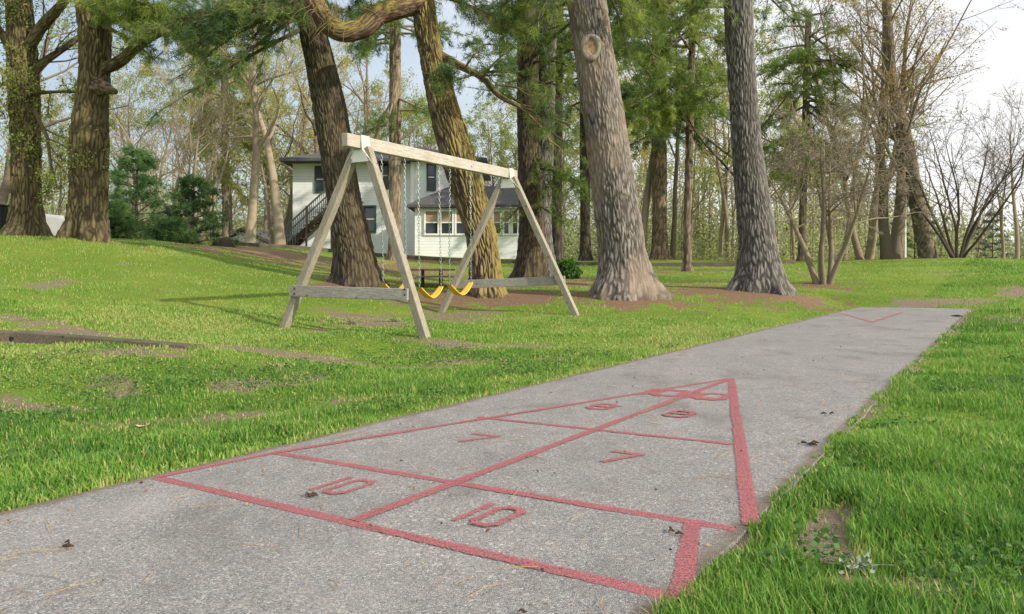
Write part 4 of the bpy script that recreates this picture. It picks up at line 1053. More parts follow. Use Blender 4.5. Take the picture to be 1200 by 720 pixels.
back_pine('dark pine trunk showing right of the twin-trunked pine', 652, 655, 13, 31, 35, M_TRUNK_D, targets(rr_, 600, 700, 30, 120, 8, 31, 1.4), top=16, b0=9)
back_pine('bright-needled pine with boughs filling the gap right of the scarred trunk', 805, 812, 10, 27, 37, M_TRUNK_G, targets(rr_, 720, 850, 10, 150, 26, 27, 1.3), top=15, nmat=M_NEEDLE_B, b0=8)
back_pine('bushy green pine seen right of the tall straight pine', 940, 948, 9, 34, 39, M_TRUNK_G, targets(rr_, 885, 1000, 60, 220, 34, 34, 1.5), top=12, b0=8.5, nb=12, L=2.6, nmat=M_NEEDLE_B)
back_pine('brown pine trunk standing between the swing legs and the house', 463, 463, 16, 30, 41, M_TRUNK_T, targets(rr_, 410, 560, 0, 60, 9, 30, 1.2) + targets(rr_, 420, 540, 130, 165, 4, 29, .9), top=15, b0=9)
back_pine('pine far behind the left shrubs with yellow-green boughs', 265, 262, 9, 40, 43, M_TRUNK_G, targets(rr_, 225, 310, 110, 250, 26, 40, 1.3), top=13, nmat=leaf_mat('yellow_green_needles', (.13, .17, .04), (.30, .31, .08), (.44, .42, .13), transl=.5), nb=14, b0=9, L=2)  # needle colour yellower than on the other pines

# dense young pines on the left
def young_pine(r, h, w):
    W, C = Buf(), Buf()
    tubes(W, np.array([[[0, 0, -.1], [0, 0, h * .4], [0.03, 0, h * .8], [0, 0, h]]]), np.array([[.06, .045, .02, .005]]), 8, a=.5)
    bs_ = []
    for z in np.arange(.12, h * .97, h / 11):
        l = w * (1 - z / h) ** .75 * 1.0 + .12
        for a in np.arange(5) / 5 * 2 * PI + r.uniform(0, 1):
            a += r.normal(0, .2); ll = l * r.uniform(.55, 1.15); bs_.append((np.array([0, 0, z]), np.array([math.cos(a) * ll, math.sin(a) * ll, z + ll * r.uniform(.0, .4)]), .02, .30))
    pine_boughs(W, C, bs_, r, K=12, nl=.17, nw=.017); return W, C
M_NEEDLE_D = leaf_mat('deep_pine_needles', (.05, .12, .05), (.10, .20, .065), (.20, .30, .09), transl=.4)
for px, Y, h, w, sd_, lab in [(160, 24.5, 3.15, 1.4, 1, 'tallest young pine just right of the burled trunk'), (226, 25.5, 2.35, 1.35, 2, 'rounded lower young pine right of the tallest one'), (134, 23.2, 1.2, .65, 4, 'small young pine close against the burled trunk'), (200, 23.0, .7, .5, 5, 'knee-high pale young pine in front of the dark pair')]:
    W, C = young_pine(np.random.default_rng(sd_), h, w); put_tree('young_pine', lab, px, Y, W, C, M_TRUNK_D, M_NEEDLE_D, group='young pines on the bank')
W, C = young_pine(np.random.default_rng(14), 6.2, 2.4); put_tree('spruce_tree', 'bluish conifer standing far off at the right', 1163, 58, W, C, M_TRUNK_D, leaf_mat('blue_needles', (.05, .085, .065), (.09, .13, .09), (.13, .165, .10), transl=.2), dz=-1.3)
W, C = young_pine(np.random.default_rng(15), 7.0, 3.0); put_tree('spruce_tree', 'dark layered conifer behind the pale pole', 1072, 46, W, C, M_TRUNK_D, M_NEEDLE_D, dz=-1.6)

# multi-stem shrubs and named background trees
r = np.random.default_rng(61)
W, Lf = broadleaf(r, 4.4, .085, stems=5, spread=.40, wob=.07, lv=[(9, .45, 1.15, .55, .5, .02, .13, 7), (7, .15, .9, .5, .45, -.05, .17, 5), (6, .1, .8, .55, .5, -.05, .17, 4), (3, .1, .7, .6, .7, 0, .15, 3)])
put_tree('bare_shrub', 'many-stemmed bare grey shrub right of the tall straight pine', 965, 19, W, None, M_TWIGS, None, cat='shrub')
W, Lf = broadleaf(np.random.default_rng(62), 6.4, .055, stems=10, spread=.5, wob=.09, lv=[(7, .3, .7, .5, .5, .18, .12, 7), (5, .15, .7, .55, .5, .05, .15, 5), (4, .1, .7, .55, .55, .03, .15, 4)])
put_tree('bare_shrub', 'dark fan of bare stems on the crest at the right', 1122, 30, W, None, M_TRUNK_D, None, cat='shrub')
def named(label, px, Y, h, rad, seed, wm, lm, leaf=2500, lsize=.1, dz=-.1, **kw):
    W, Lf = broadleaf(np.random.default_rng(seed), h, rad, leaf=leaf, lsize=lsize, **kw)
    return put_tree('broadleaf_tree', label, px, Y, W, Lf, wm, lm, dz=dz)
named('stout brown trunk on the crest left of the pale pole', 1042, 32, 11, .26, 71, M_TRUNK_G, M_LEAF_O, 4200, .085, stems=2, spread=.10)
named('amber-budded tall tree whose thin branches sweep up at upper right', 1015, 34, 17, .15, 73, M_TRUNK_T, M_LEAF_O, 5200, .09, stems=3, spread=.22, fork=.2)
named('tree with forked pale trunk between the young pines and the house', 293, 34, 13, .2, 75, M_TRUNK_T, M_LEAF_G, 3000, .1, stems=1, spread=.2)
named('stout tan trunk close to the left corner of the house', 329, 38, 13, .25, 77, M_TRUNK_T, M_LEAF_G, 4200, .1, spread=.05, fork=.5)
named('thick-limbed oak behind the dark leaning pine', 412, 50.5, 15, .42, 79, M_TRUNK_G, M_LEAF_G, 2600, .1, stems=2, spread=.3, fork=.25)
named('slender trunk just left of the reddish pine', 752, 36, 14, .17, 81, M_TRUNK_G, M_LEAF_G, 3000, .1)
named('slender trunk just right of the reddish pine', 788, 36.5, 14, .15, 83, M_TRUNK_G, M_LEAF_Y, 3000, .1)
named('dark curved tree leaning out behind the tall straight pine', 868, 27, 9, .2, 85, M_TRUNK_D, M_LEAF_G, 900, .1, spread=1.2)
named('pale clump of thin bare stems above the young pines', 225, 32, 8, .07, 87, M_TWIGS, M_LEAF_Y, 1600, .09, stems=7, spread=.3)
named('thin pale tree at the far left edge beside the old trunk', -15, 24, 10, .16, 89, M_TRUNK_G, M_LEAF_G, 4200, .09, spread=.8)
named('thin bare tree standing at the right edge of the lawn', 1192, 44, 10, .12, 91, M_TRUNK_G, M_LEAF_O, 500, .09)
named('pair of spindly bare stems far right, left of the edge tree', 1176, 47, 9, .1, 93, M_TRUNK_G, M_LEAF_O, 400, .09, stems=2, spread=.15)
# leaning trunk right of the pole
B = Buf(); Yl = 31; limb(B, [P(1090, 308, Yl), P(1085, 290, Yl), P(1077, 250, Yl), P(1069, 205, Yl), P(1061, 160, Yl), P(1046, 100, Yl), P(1040, 20, Yl), P(1030, -120, Yl)], 0.36, .12, nside=30, seed=5)
root = thing('broadleaf_tree', 'dark trunk leaning left just right of the pale pole', 'tree', base(1080, Yl)); 
lev = grow(np.random.default_rng(95), np.array([[P(1060, 225, Yl), P(1050, 160, Yl), P(1046, 100, Yl), P(1040, 20, Yl), P(1030, -120, Yl)]]), np.array([[.2, .17, .14, .1, .05]]), [(16, .0, .9, .42, .4, .1, .12, 7), (6, .15, .8, .5, .5, .05, .15, 5), (5, .1, .8, .5, .5, 0, .15, 4), (3, .1, .8, .5, .6, 0, .15, 3)])
WB = Buf()
for i, (p_, q_) in enumerate(lev[1:]): tubes(WB, p_, np.maximum(q_, .005), [6, 4, 3, 3][i], a=.6)
merge(B, WB); obj('trunk', B, M_TRUNK_G, root, attr='furrow')
CB = Buf(); tp = lev[-1][0].reshape(-1, 3); rq = np.random.default_rng(3); leaves(CB, tp[rq.integers(0, len(tp), 2600)] + rq.normal(0, .06, (2600, 3)), .08, rq.random(2600), r=rq); obj('crown', CB, M_LEAF_O, root)

# woodland copies: a few grown trees repeated at different turns and sizes
protos = []
for i, (wm, lm, nl_, kw) in enumerate([(M_TRUNK_G, M_LEAF_G, 9000, {}), (M_TRUNK_T, M_LEAF_Y, 9000, dict(spread=.3)), (M_TRUNK_G, M_LEAF_Y, 4000, dict(stems=2, spread=.2)), (M_TRUNK_G, M_LEAF_G, 7000, dict(fork=.5))]):
    protos.append((broadleaf(np.random.default_rng(200 + i), 14, .14, leaf=int(nl_ * .75), lsize=.14, **kw), wm, lm))
WL = ['green-flushed slim tree in the woods beyond the lawn', 'yellow-leaved slim tree in the woods beyond the lawn', 'nearly bare twin-stemmed tree in the woods beyond the lawn', 'slim grey tree with high crown in the woods beyond the lawn']
first = {}
rw = np.random.default_rng(300)
spots = []
for px in np.linspace(-120, 1010, 30):
    spots.append((px + rw.normal(0, 12), rw.uniform(40, 62)))
for px in np.linspace(150, 980, 6): spots.append((px + rw.normal(0, 20), rw.uniform(48, 56)))
for px, Y in spots:
    i = int(rw.integers(0, 4)); x = (px - CX) / F * Y
    if -14.5 < x < 3.5 and 36 < Y < 52: Y = 53 + rw.uniform(0, 8)
    p = base(px, Y, -.2); s_ = float(rw.uniform(.75, 1.2)); rz = float(rw.uniform(0, 6.28))
    if i not in first:
        (W, Lf), wm, lm = protos[i]
        root = thing('woodland_tree', WL[i], 'tree', p, 'woodland trees beyond the lawn'); WLOC[root] = np.zeros(3)
        obj('trunk', W, wm, root, attr='furrow'); obj('crown', Lf, lm, root); first[i] = root; root.rotation_euler = (0, 0, rz)
    else: copy_tree(first[i], p, rz, s_)

# far-off wood that reads as one mass
rw = np.random.default_rng(301); W, C = Buf(), Buf()
tc_, ts_, tt_, stems_, sr_ = [], [], [], [], []
for k in range(430):
    Y = rw.uniform(62, 100); px = rw.uniform(-260, 1460); x = (px - CX) / F * Y
    low = sstep(1010, 1110, px); h = (rw.uniform(11, 17) * (1 - low) + rw.uniform(8, 12) * low); z = gz1(x, Y) - .5 - 2.0 * low; cr = rw.uniform(1.8, 3.4)
    n = int(900 * (1 - .25 * low)); bl = rw.normal(0, 1, (n, 3)) * np.array([cr * .55, cr * .55, h * .27]) + np.array([x, Y, z + h * .36]); q_ = int(n * .4); bl[:q_, 2] = z + 1.0 + np.abs(rw.normal(0, 1, q_)) * 3.0; bl[:q_, 0] = x + rw.normal(0, 1, q_) * cr; bl = bl[bl[:, 2] > z]
    tc_.append(bl); ts_.append(rw.uniform(.14, .34, len(bl))); tt_.append(np.clip(rw.uniform(.05, .95) + rw.normal(0, .12, len(bl)), 0, 1))
    stems_.append(np.array([[x, Y, z - 1], [x + rw.normal(0, .2), Y, z + h * .4], [x + rw.normal(0, .4), Y, z + h * .75], [x + rw.normal(0, .5), Y, z + h]])); sr_.append([.12, .10, .06, .02])
    for j in range(9):
        a = rw.uniform(0, 6.28); zz = z + h * rw.uniform(.25, .85); p0 = np.array([x, Y, zz]); l = h * rw.uniform(.12, .28); e = p0 + np.array([math.cos(a) * l * .6, math.sin(a) * l * .6, l * .7])
        stems_.append(np.array([p0, p0 + (e - p0) * .3 + [0, 0, .1], p0 + (e - p0) * .7, e])); sr_.append([.06, .045, .03, .01])
tubes(W, np.array(stems_), np.array(sr_), 4, a=rw.uniform(.4, 1, len(stems_)))
leaves(C, np.concatenate(tc_), np.concatenate(ts_), np.concatenate(tt_), r=rw)
wo = obj('woods', W, M_TWIGS, attr='furrow'); tag(wo, kind='stuff')
wl = obj('far_foliage', C, leaf_mat('far_foliage', (.27, .27, .16), (.38, .44, .18), (.54, .57, .24), transl=.4)); tag(wl, kind='stuff')  # leaf colour paled to stand in for distance haze
# a deeper belt of woods behind, haze painted into its pale leaf colour
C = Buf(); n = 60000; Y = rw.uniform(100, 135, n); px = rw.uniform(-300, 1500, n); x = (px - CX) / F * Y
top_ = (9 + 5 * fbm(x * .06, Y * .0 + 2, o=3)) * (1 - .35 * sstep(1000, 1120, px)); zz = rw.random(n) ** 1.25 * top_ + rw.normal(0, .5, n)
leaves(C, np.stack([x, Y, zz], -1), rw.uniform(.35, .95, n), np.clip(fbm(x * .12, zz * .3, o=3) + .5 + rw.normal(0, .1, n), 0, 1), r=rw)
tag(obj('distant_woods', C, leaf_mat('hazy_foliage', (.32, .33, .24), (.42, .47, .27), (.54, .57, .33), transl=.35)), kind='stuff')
# brush under the woods
C = Buf(); n = 26000; Y = rw.uniform(34, 60, n); px = rw.uniform(-200, 1040, n); x = (px - CX) / F * Y; hz = rw.gamma(1.6, .55, n)
keep = ~((x > -14.5) & (x < 4.0) & (Y < 54)) & (fbm(x * .3, Y * .3, o=3) > -.12); x, Y, hz = x[keep], Y[keep], hz[keep]; k = np.where((Y < 44), .35, 1.)
kk = rw.random(len(x)) < np.where(Y < 42, .12, 1); x, Y, hz = x[kk], Y[kk], hz[kk]
leaves(C, np.stack([x, Y, gz(x, Y) + hz], -1), rw.uniform(.08, .24, len(x)), np.clip(fbm(x * .4, Y * .4, o=2) + .5, 0, 1), r=rw)
tag(obj('undergrowth', C, leaf_mat('brush', (.17, .14, .09), (.20, .20, .085), (.17, .25, .07), transl=.3)), kind='stuff')

# small green shrub by the twin trunks
C, W = Buf(), Buf(); rs = np.random.default_rng(8); n = 1500; d = nrm(rs.normal(size=(n, 3))); d[:, 2] = np.abs(d[:, 2]); rad = rs.uniform(.5, 1, n) ** .5
cen = d * rad[:, None] * np.array([.5, .45, .62]) * (1 + .3 * vnoise(d[:, 0] * 3, d[:, 1] * 3, d[:, 2] * 3))[:, None]; leaves(C, cen, .10, np.clip(.3 + .5 * cen[:, 2] + rs.normal(0, .15, n), 0, 1), r=rs)
tubes(W, np.array([[[0, 0, -.1], [rs.normal(0, .05), rs.normal(0, .05), .2], list(c_ * .9)] for c_ in cen[:14]]), np.tile([.015, .01, .004], (14, 1)), 4, a=.5)
put_tree('green_shrub', 'small bright green shrub between the twin-trunked pine and the scarred pine', 663, 22.5, W, C, M_TRUNK_D, leaf_mat('shrub_leaves', (.03, .09, .015), (.08, .20, .03), (.13, .28, .05), transl=.35), dz=0, cat='shrub')

# stump
B = Buf(); p = base(261, 26); rows_s = []
th = np.linspace(0, 2 * PI, 20, endpoint=False)
for z, rr2 in ((-.1, .42), (.05, .34), (.18, .26), (.30, .25), (.31, .12), (.27, .0)):
    rows_s.append(np.stack([np.cos(th) * rr2 * (1 + .25 * vnoise(np.cos(th) * 2, np.sin(th) * 2 + z)), np.sin(th) * rr2, np.full(20, z) + .05 * vnoise(np.cos(th) * 4, np.sin(th) * 4) * (z > .2)], -1))
R_ = np.array(rows_s) + p; ii, jj = np.meshgrid(np.arange(20), np.arange(5)); i2 = (ii + 1) % 20
B.add(R_.reshape(-1, 3), quads=np.stack([jj * 20 + ii, jj * 20 + i2, (jj + 1) * 20 + i2, (jj + 1) * 20 + ii], -1).reshape(-1, 4), a=.6)
tag(obj('tree_stump', B, M_TRUNK_D, attr='furrow'), 'low dark rotten stump on the bank before the garage', 'stump')

# ------------------------------------------------------------------ picnic table
pt = G(506, 335); tbm = thing('picnic_table', 'weathered brown picnic table seen through the swings', 'table', pt)
M_TABLE = wood('table_wood', (.40, .31, .24), (.20, .145, .11), (.6, 4, 4)); M_TABD = wood('shaded_leg_wood', (.07, .052, .04), (.03, .023, .018))  # legs and braces coloured darker to paint in the shade under the table
xa = nrm(np.array([1, .12, 0])); ya = np.array([-xa[1], xa[0], 0])
bm = bmesh.new()
for k in range(5): bm_box(bm, pt + ya * (-.24 + .12 * k) + UPV * .60, xa, ya, UPV, (1.75, .11, .07), .004)
bm_obj('table_top', bm, M_TABLE, tbm)
for s_ in (-1, 1):
    bm = bmesh.new()
    for k in (0, 1): bm_box(bm, pt + ya * s_ * (.52 + .12 * k) + UPV * .34, xa, ya, UPV, (1.75, .11, .07), .004)
    bm_obj('bench', bm, M_TABLE, tbm)
for s_ in (-1, 1):
    for k in (-1, 1):
        bm = bmesh.new(); c_ = pt + xa * s_ * .34; bm_beam(bm, c_ + ya * k * .22 + UPV * .58, c_ + ya * k * .52 - UPV * .05, xa, .12, .16, .004); bm_obj('leg', bm, M_TABD, tbm)
    bm = bmesh.new(); bm_beam(bm, pt + xa * s_ * .34 - ya * .78 + UPV * .31, pt + xa * s_ * .34 + ya * .78 + UPV * .31, xa, .04, .09, .004); bm_obj('cross_brace', bm, M_TABD, tbm)

tbm.scale = (.0353 * pt[1],) * 3 if .0353 * pt[1] < 1 else (1, 1, 1)
# kerb timbers before the drive
kb = thing('timber_kerb', 'long dark timber kerb crossing the lawn before the house and woods', 'kerb', base(560, 33))
kp = [base(x_, y_, .0) for x_, y_ in ((262, 28.5), (350, 31), (440, 33), (520, 33.2), (600, 33), (680, 31.5), (760, 30.5), (880, 30.5), (930, 31))]
for a, b2 in zip(kp[:-1], kp[1:]):
    bm = bmesh.new(); bm_beam(bm, a + UPV * .03, b2 + UPV * .03, UPV, .26, .18, .02); bm_obj('timber', bm, M_TIE, kb)

# ------------------------------------------------------------------ house
def siding(name, col):
    m, nt, b = new_mat(name); t = NT(nt); v = t.coord()
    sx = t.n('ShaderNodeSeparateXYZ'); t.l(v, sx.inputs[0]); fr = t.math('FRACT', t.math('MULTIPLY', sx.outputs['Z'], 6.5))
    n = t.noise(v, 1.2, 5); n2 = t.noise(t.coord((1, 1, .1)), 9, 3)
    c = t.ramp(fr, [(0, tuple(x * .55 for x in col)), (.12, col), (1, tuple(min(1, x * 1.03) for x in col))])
    c = t.mix(t.ramp(n, [(.4, (.18, .18, .18)), (.7, (0, 0, 0))]), c, (.5, .5, .47)); c = t.mix(t.ramp(n2, [(.6, (0, 0, 0)), (.8, (.15, .15, .15))]), c, (.45, .45, .4))
    t.l(c, b.inputs['Base Color']); b.inputs['Roughness'].default_value = .6; t.bump(fr, .6, .03, b); return m
M_SIDE = siding('white_siding', (.88, .92, .98)); M_TRIM = simple_mat('green_trim', (.05, .09, .08), .6); M_WTRIM = simple_mat('white_trim', (.8, .8, .78), .5, var=.05)
M_ROOF = simple_mat('dark_shingle', (.085, .085, .09), .9, var=.4, scale=9, bump=.5); M_BLIND = simple_mat('tan_blind', (.33, .25, .19), .8, var=.1)
m, nt, b = new_mat('window_glass'); b.inputs['Base Color'].default_value = (.02, .03, .04, 1); b.inputs['Roughness'].default_value = .08; b.inputs['Specular IOR Level'].default_value = .8; M_GLASS = m
YH = 42.0; gb = 0.9
hs = thing('house', 'two-storey white clapboard house with dark roof seen behind the swing set', 'house', (P(420, 300, YH)[0], YH, gb))
def X(px, Y): return (px - CX) / F * Y
def Zp(py, Y): return (HY - py) / F * Y
def abox(x0, x1, y0, y1, z0, z1): 
    bm = bmesh.new(); bm_box(bm, ((x0 + x1) / 2, (y0 + y1) / 2, (z0 + z1) / 2), (1, 0, 0), (0, 1, 0), (0, 0, 1), (x1 - x0, y1 - y0, z1 - z0)); return bm
def hip_roof(x0, x1, y0, y1, z, h, over=.45, gable=False, inset=None):
    bm = bmesh.new(); x0 -= over; x1 += over; y0 -= over; y1 += over; ins = inset if inset is not None else min(x1 - x0, y1 - y0) / 2 * .98
    e = [(x0, y0, z), (x1, y0, z), (x1, y1, z), (x0, y1, z)]; t0 = [(x, y, z + .16) for x, y, _ in e]
    if (x1 - x0) >= (y1 - y0): rd = [(x0 + ins, (y0 + y1) / 2, z + h), (x1 - ins, (y0 + y1) / 2, z + h)]; fc = [(0, 1, 5, 4), (2, 3, 4, 5), (1, 2, 5), (3, 0, 4)]
    else: rd = [((x0 + x1) / 2, y0 + ins, z + h), ((x0 + x1) / 2, y1 - ins, z + h)]; fc = [(0, 1, 4), (2, 3, 5), (1, 2, 5, 4), (3, 0, 4, 5)]
    vb = [bm.verts.new(p) for p in e]; vt = [bm.verts.new(p) for p in t0]; vr = [bm.verts.new(p) for p in rd]; al = vt + vr
    bm.faces.new(vb[::-1])
    for i in range(4): bm.faces.new([vb[i], vb[(i + 1) % 4], vt[(i + 1) % 4], vt[i]])
    for f in fc: bm.faces.new([al[i] for i in f])
    bmesh.ops.recalc_face_normals(bm, faces=bm.faces); return bm
def window(x0, x1, z0, z1, y, parent, trim, blind=0.0, mull=1, bars=True):
    fw = .09; bm = bmesh.new()
    for (a, b2, c_, d_) in ((x0, x1, z1 - fw, z1), (x0, x1, z0, z0 + fw), (x0, x0 + fw, z0 + fw, z1 - fw), (x1 - fw, x1, z0 + fw, z1 - fw)):
        bm_box(bm, ((a + b2) / 2, y - .03, (c_ + d_) / 2), (1, 0, 0), (0, 1, 0), (0, 0, 1), (b2 - a, .12, d_ - c_))
    w_ = bm_obj('window', bm, trim, parent)
    bm = bmesh.new(); bm_box(bm, ((x0 + x1) / 2, y - .01, (z0 + z1) / 2), (1, 0, 0), (0, 1, 0), (0, 0, 1), (x1 - x0 - 2 * fw + .01, .03, z1 - z0 - 2 * fw + .01)); bm_obj('pane', bm, M_GLASS, w_)
    bm = bmesh.new(); bm_box(bm, ((x0 + x1) / 2, y - .04, (z0 + z1) / 2), (1, 0, 0), (0, 1, 0), (0, 0, 1), (x1 - x0 - 2 * fw, .04, .06)); bm_obj('sash', bm, M_WTRIM, w_)
    if blind:
        bm = bmesh.new(); zt = z1 - fw; bm_box(bm, ((x0 + x1) / 2, y - .03, zt - blind * (z1 - z0) / 2), (1, 0, 0), (0, 1, 0), (0, 0, 1), (x1 - x0 - 2 * fw, .01, blind * (z1 - z0))); bm_obj('blind', bm, M_BLIND, w_)
    return w_
xL, xM, xR = X(343, YH), X(484, YH), X(562, YH); zt = Zp(192, YH)
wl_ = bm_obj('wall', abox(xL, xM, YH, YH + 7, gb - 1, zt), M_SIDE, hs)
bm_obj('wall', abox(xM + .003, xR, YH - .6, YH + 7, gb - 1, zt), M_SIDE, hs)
bm_obj('roof', hip_roof(xL, xR, YH - .6, YH + 7, zt, 1.5), M_ROOF, hs)
bm_obj('corner_trim', abox(xM - .05, xM + .16, YH - .66, YH - .601, gb, zt), M_WTRIM, hs)
YA = 38.5; ax0, ax1 = X(486, YA), X(609, YA); za = Zp(244, YA)
bm_obj('wall', abox(ax0, ax1, YA, YH - .61, gb - 1, za), M_SIDE, hs)
bm = bmesh.new(); e = [(ax0 - .35, YA - .4, za), (ax1 + .35, YA - .4, za), (ax1 + .35, YH - .62, za + 1.35), (ax0 + 1.6, YH - .62, za + 1.35), (ax0 - .35, YH - .62, za)]
vb = [bm.verts.new(p) for p in e]; vt = [bm.verts.new((p[0], p[1], p[2] + .14)) for p in e]
for f in ((0, 1, 2, 3), (0, 3, 4)): bm.faces.new([vt[i] for i in f]); bm.faces.new([vb[i] for i in f[::-1]])
for i in range(5): j = (i + 1) % 5; bm.faces.new([vb[i], vb[j], vt[j], vt[i]])
bmesh.ops.recalc_face_normals(bm, faces=bm.faces); bm_obj('porch_roof', bm, M_ROOF, hs)
for (a, b2, t_, bo, y, tr, bl) in [(369, 381, 195, 226, YH, M_TRIM, 0), (426, 441, 241, 273, YH, M_TRIM, 0), (442, 456, 190, 222, YH, M_TRIM, 0), (500, 511, 192, 224, YH - .6, M_TRIM, 0), (530, 541, 192, 224, YH - .6, M_TRIM, 0)]:
    window(X(a, y), X(b2, y), Zp(bo, y), Zp(t_, y), y, hs, tr, bl)
for a, b2 in ((497, 515), (515.6, 532), (533, 551), (577, 588), (589, 598), (599, 608)):
    window(X(a, YA), X(b2, YA), Zp(276, YA), Zp(246, YA), YA, hs, M_WTRIM, .45)
# stair with railing up the left front
stt = thing('staircase', 'dark outdoor wooden staircase with railing climbing the left front of the house', 'stairs', P(340, 290, 40.2))
ys = 40.3; n = 13; xa_, za_ = X(334, ys), 1.45; xb_, zb_ = X(392, ys), Zp(236, ys)
M_STAIR = wood('stair_wood', (.20, .155, .11), (.07, .05, .04)); M_RAIL = simple_mat('grey_rail', (.13, .14, .14), .7)
for i in range(n):
    f = i / (n - 1); x_ = xa_ + (xb_ - xa_) * f; z_ = za_ + (zb_ - za_) * f
    bm = bmesh.new(); bm_box(bm, (x_, ys, z_), (1, 0, 0), (0, 1, 0), (0, 0, 1), (.30, 1.15, .05)); bm_obj('step', bm, M_STAIR, stt)
for s_ in (-.6, .6):
    bm = bmesh.new(); bm_beam(bm, (xa_ - .1, ys + s_, za_ - .2), (xb_ + .1, ys + s_, zb_ - .2), (0, 1, 0), .05, .26, .0); bm_obj('stringer', bm, simple_mat('stringer_wood', (.05, .04, .03), .9), stt)
    bm = bmesh.new(); bm_beam(bm, (xa_ - .1, ys + s_, za_ + .95), (xb_ + .1, ys + s_, zb_ + .95), (0, 1, 0), .06, .08, .0)
    for i in range(26):
        f = i / 25; x_ = xa_ + (xb_ - xa_) * f; z_ = za_ + (zb_ - za_) * f; bm_box(bm, (x_, ys + s_, z_ + .48), (1, 0, 0), (0, 1, 0), (0, 0, 1), (.035, .035, .9))
    bm_obj('railing', bm, M_RAIL, stt)
for f in (.0, .5, 1.0):
    x_ = xa_ + (xb_ - xa_) * f; z_ = za_ + (zb_ - za_) * f; bm = bmesh.new(); bm_box(bm, (x_, ys - .67, (gb - .3 + z_ + 1.0) / 2), (1, 0, 0), (0, 1, 0), (0, 0, 1), (.09, .09, z_ + 1.0 - gb + .3)); bm_obj('post', bm, M_STAIR, stt)
bm = bmesh.new(); bm_box(bm, (xb_ + .75, ys + .2, zb_ + .02), (1, 0, 0), (0, 1, 0), (0, 0, 1), (1.3, 1.6, .06)); bm_obj('landing', bm, M_STAIR, stt)
# low railing in front of the stair foot
bm = bmesh.new(); y_ = 39.0; x0_, x1_ = X(322, y_), X(346, y_)
gzr = 1.35
bm_box(bm, ((x0_ + x1_) / 2, y_, gzr + .85), (1, 0, 0), (0, 1, 0), (0, 0, 1), (x1_ - x0_, .06, .06))
for i in range(9): bm_box(bm, (x0_ + (x1_ - x0_) * i / 8, y_, gzr + .2), (1, 0, 0), (0, 1, 0), (0, 0, 1), (.04, .04, 1.28))
o = bm_obj('porch_railing', bm, M_RAIL); tag(o, 'short dark railing standing at the foot of the staircase', 'railing')

# garage down the slope
YG = 54; gr_ = thing('garage', 'low white garage with dark gabled roof left of the house', 'garage', (X(290, YG), YG, .8))
x0_, x1_, xp = X(260, YG), X(312, YG), X(284, YG); ze = Zp(285, YG); zp_ = Zp(272, YG)
bm = bmesh.new(); f_ = [(x0_, YG, 0), (x1_, YG, 0), (x1_, YG, ze), (xp, YG, zp_), (x0_, YG, ze)]
v1 = [bm.verts.new(p) for p in f_]; v2 = [bm.verts.new((p[0] + 1.5, p[1] + 6, p[2])) for p in f_]; bm.faces.new(v1); bm.faces.new(v2[::-1])
for i in range(5): j = (i + 1) % 5; bm.faces.new([v1[j], v1[i], v2[i], v2[j]])
bmesh.ops.recalc_face_normals(bm, faces=bm.faces); bm_obj('wall', bm, siding('garage_siding', (.66, .70, .76)), gr_)
bm = bmesh.new()
for (xa2, za2) in ((x0_ - .4, ze - .12), (x1_ + .4, ze - .12)):
    a = [(xa2, YG - .35, za2 + .05), (xp, YG - .35, zp_ + .09), (xp + 1.6, YG + 6.4, zp_ + .09), (xa2 + 1.6, YG + 6.4, za2 + .05)]
    va = [bm.verts.new(p) for p in a]; vb = [bm.verts.new((p[0], p[1], p[2] + .2)) for p in a]; bm.faces.new(va); bm.faces.new(vb[::-1])
    for i in range(4): j = (i + 1) % 4; bm.faces.new([va[j], va[i], vb[i], vb[j]])
bmesh.ops.recalc_face_normals(bm, faces=bm.faces); bm_obj('roof', bm, M_ROOF, gr_)
bm_obj('wall', abox(x1_ - .6, X(333, YG), YG + 1.2, YG + 6, 0, Zp(287, YG)), M_WTRIM, gr_); bm_obj('roof', hip_roof(x1_ - .4, X(336, YG), YG + 1.0, YG + 6.2, Zp(287.5, YG), 1.0), M_ROOF, gr_)
YN = 80; ng = thing('house', 'small cream neighbour house glimpsed between trunks above the garage', 'house', (X(320, YN), YN, .8))
bm_obj('wall', abox(X(302, YN), X(334, YN), YN, YN + 6, 0, Zp(262, YN)), siding('cream_siding', (.62, .56, .45)), ng); bm_obj('roof', hip_roof(X(302, YN), X(334, YN), YN, YN + 6, Zp(262, YN), 1.6), M_ROOF, ng)
window(X(318, YN), X(324, YN), Zp(273, YN), Zp(264, YN), YN, ng, M_WTRIM)

# left-edge things and the pole
pl = base(1060, 32.5); B = Buf(); tubes(B, np.array([[pl - UPV * .3, pl + UPV * 1.5, P(1060.5, 240, 32.5), P(1060.5, 234, 32.5)]]), np.array([[.075, .07, .06, .055]]), 12)
po = thing('pole', 'slim pale pole standing on the crest between two dark trunks', 'pole', pl); obj('shaft', B, simple_mat('pale_pole', (.70, .71, .66), .5, var=.05), po)
bm = bmesh.new(); bm_box(bm, pl - UPV * .0, (1, 0, 0), (0, 1, 0), (0, 0, 1), (.24, .24, .12), .02); bm_obj('foot', bm, M_RAIL, po)
M_BLACK = simple_mat('black_metal', (.012, .013, .015), .5)
p = base(-2, 19); bm = bmesh.new(); bm_box(bm, p + UPV * .30, (1, 0, 0), (0, 1, 0), (0, 0, 1), (.34, .3, .85), .03)
fb = thing('bin', 'black upright bin cut by the left edge of the picture', 'bin', p); bm_obj('body', bm, M_BLACK, fb)
bm = bmesh.new(); bm_box(bm, p + UPV * .755, (1, 0, 0), (0, 1, 0), (0, 0, 1), (.38, .34, .06), .02); bm_obj('lid', bm, M_BLACK, fb)
p = base(80, 18.2); fr_ = thing('metal_rack', 'thin black metal frame standing between the two old trunks', 'rack', p)
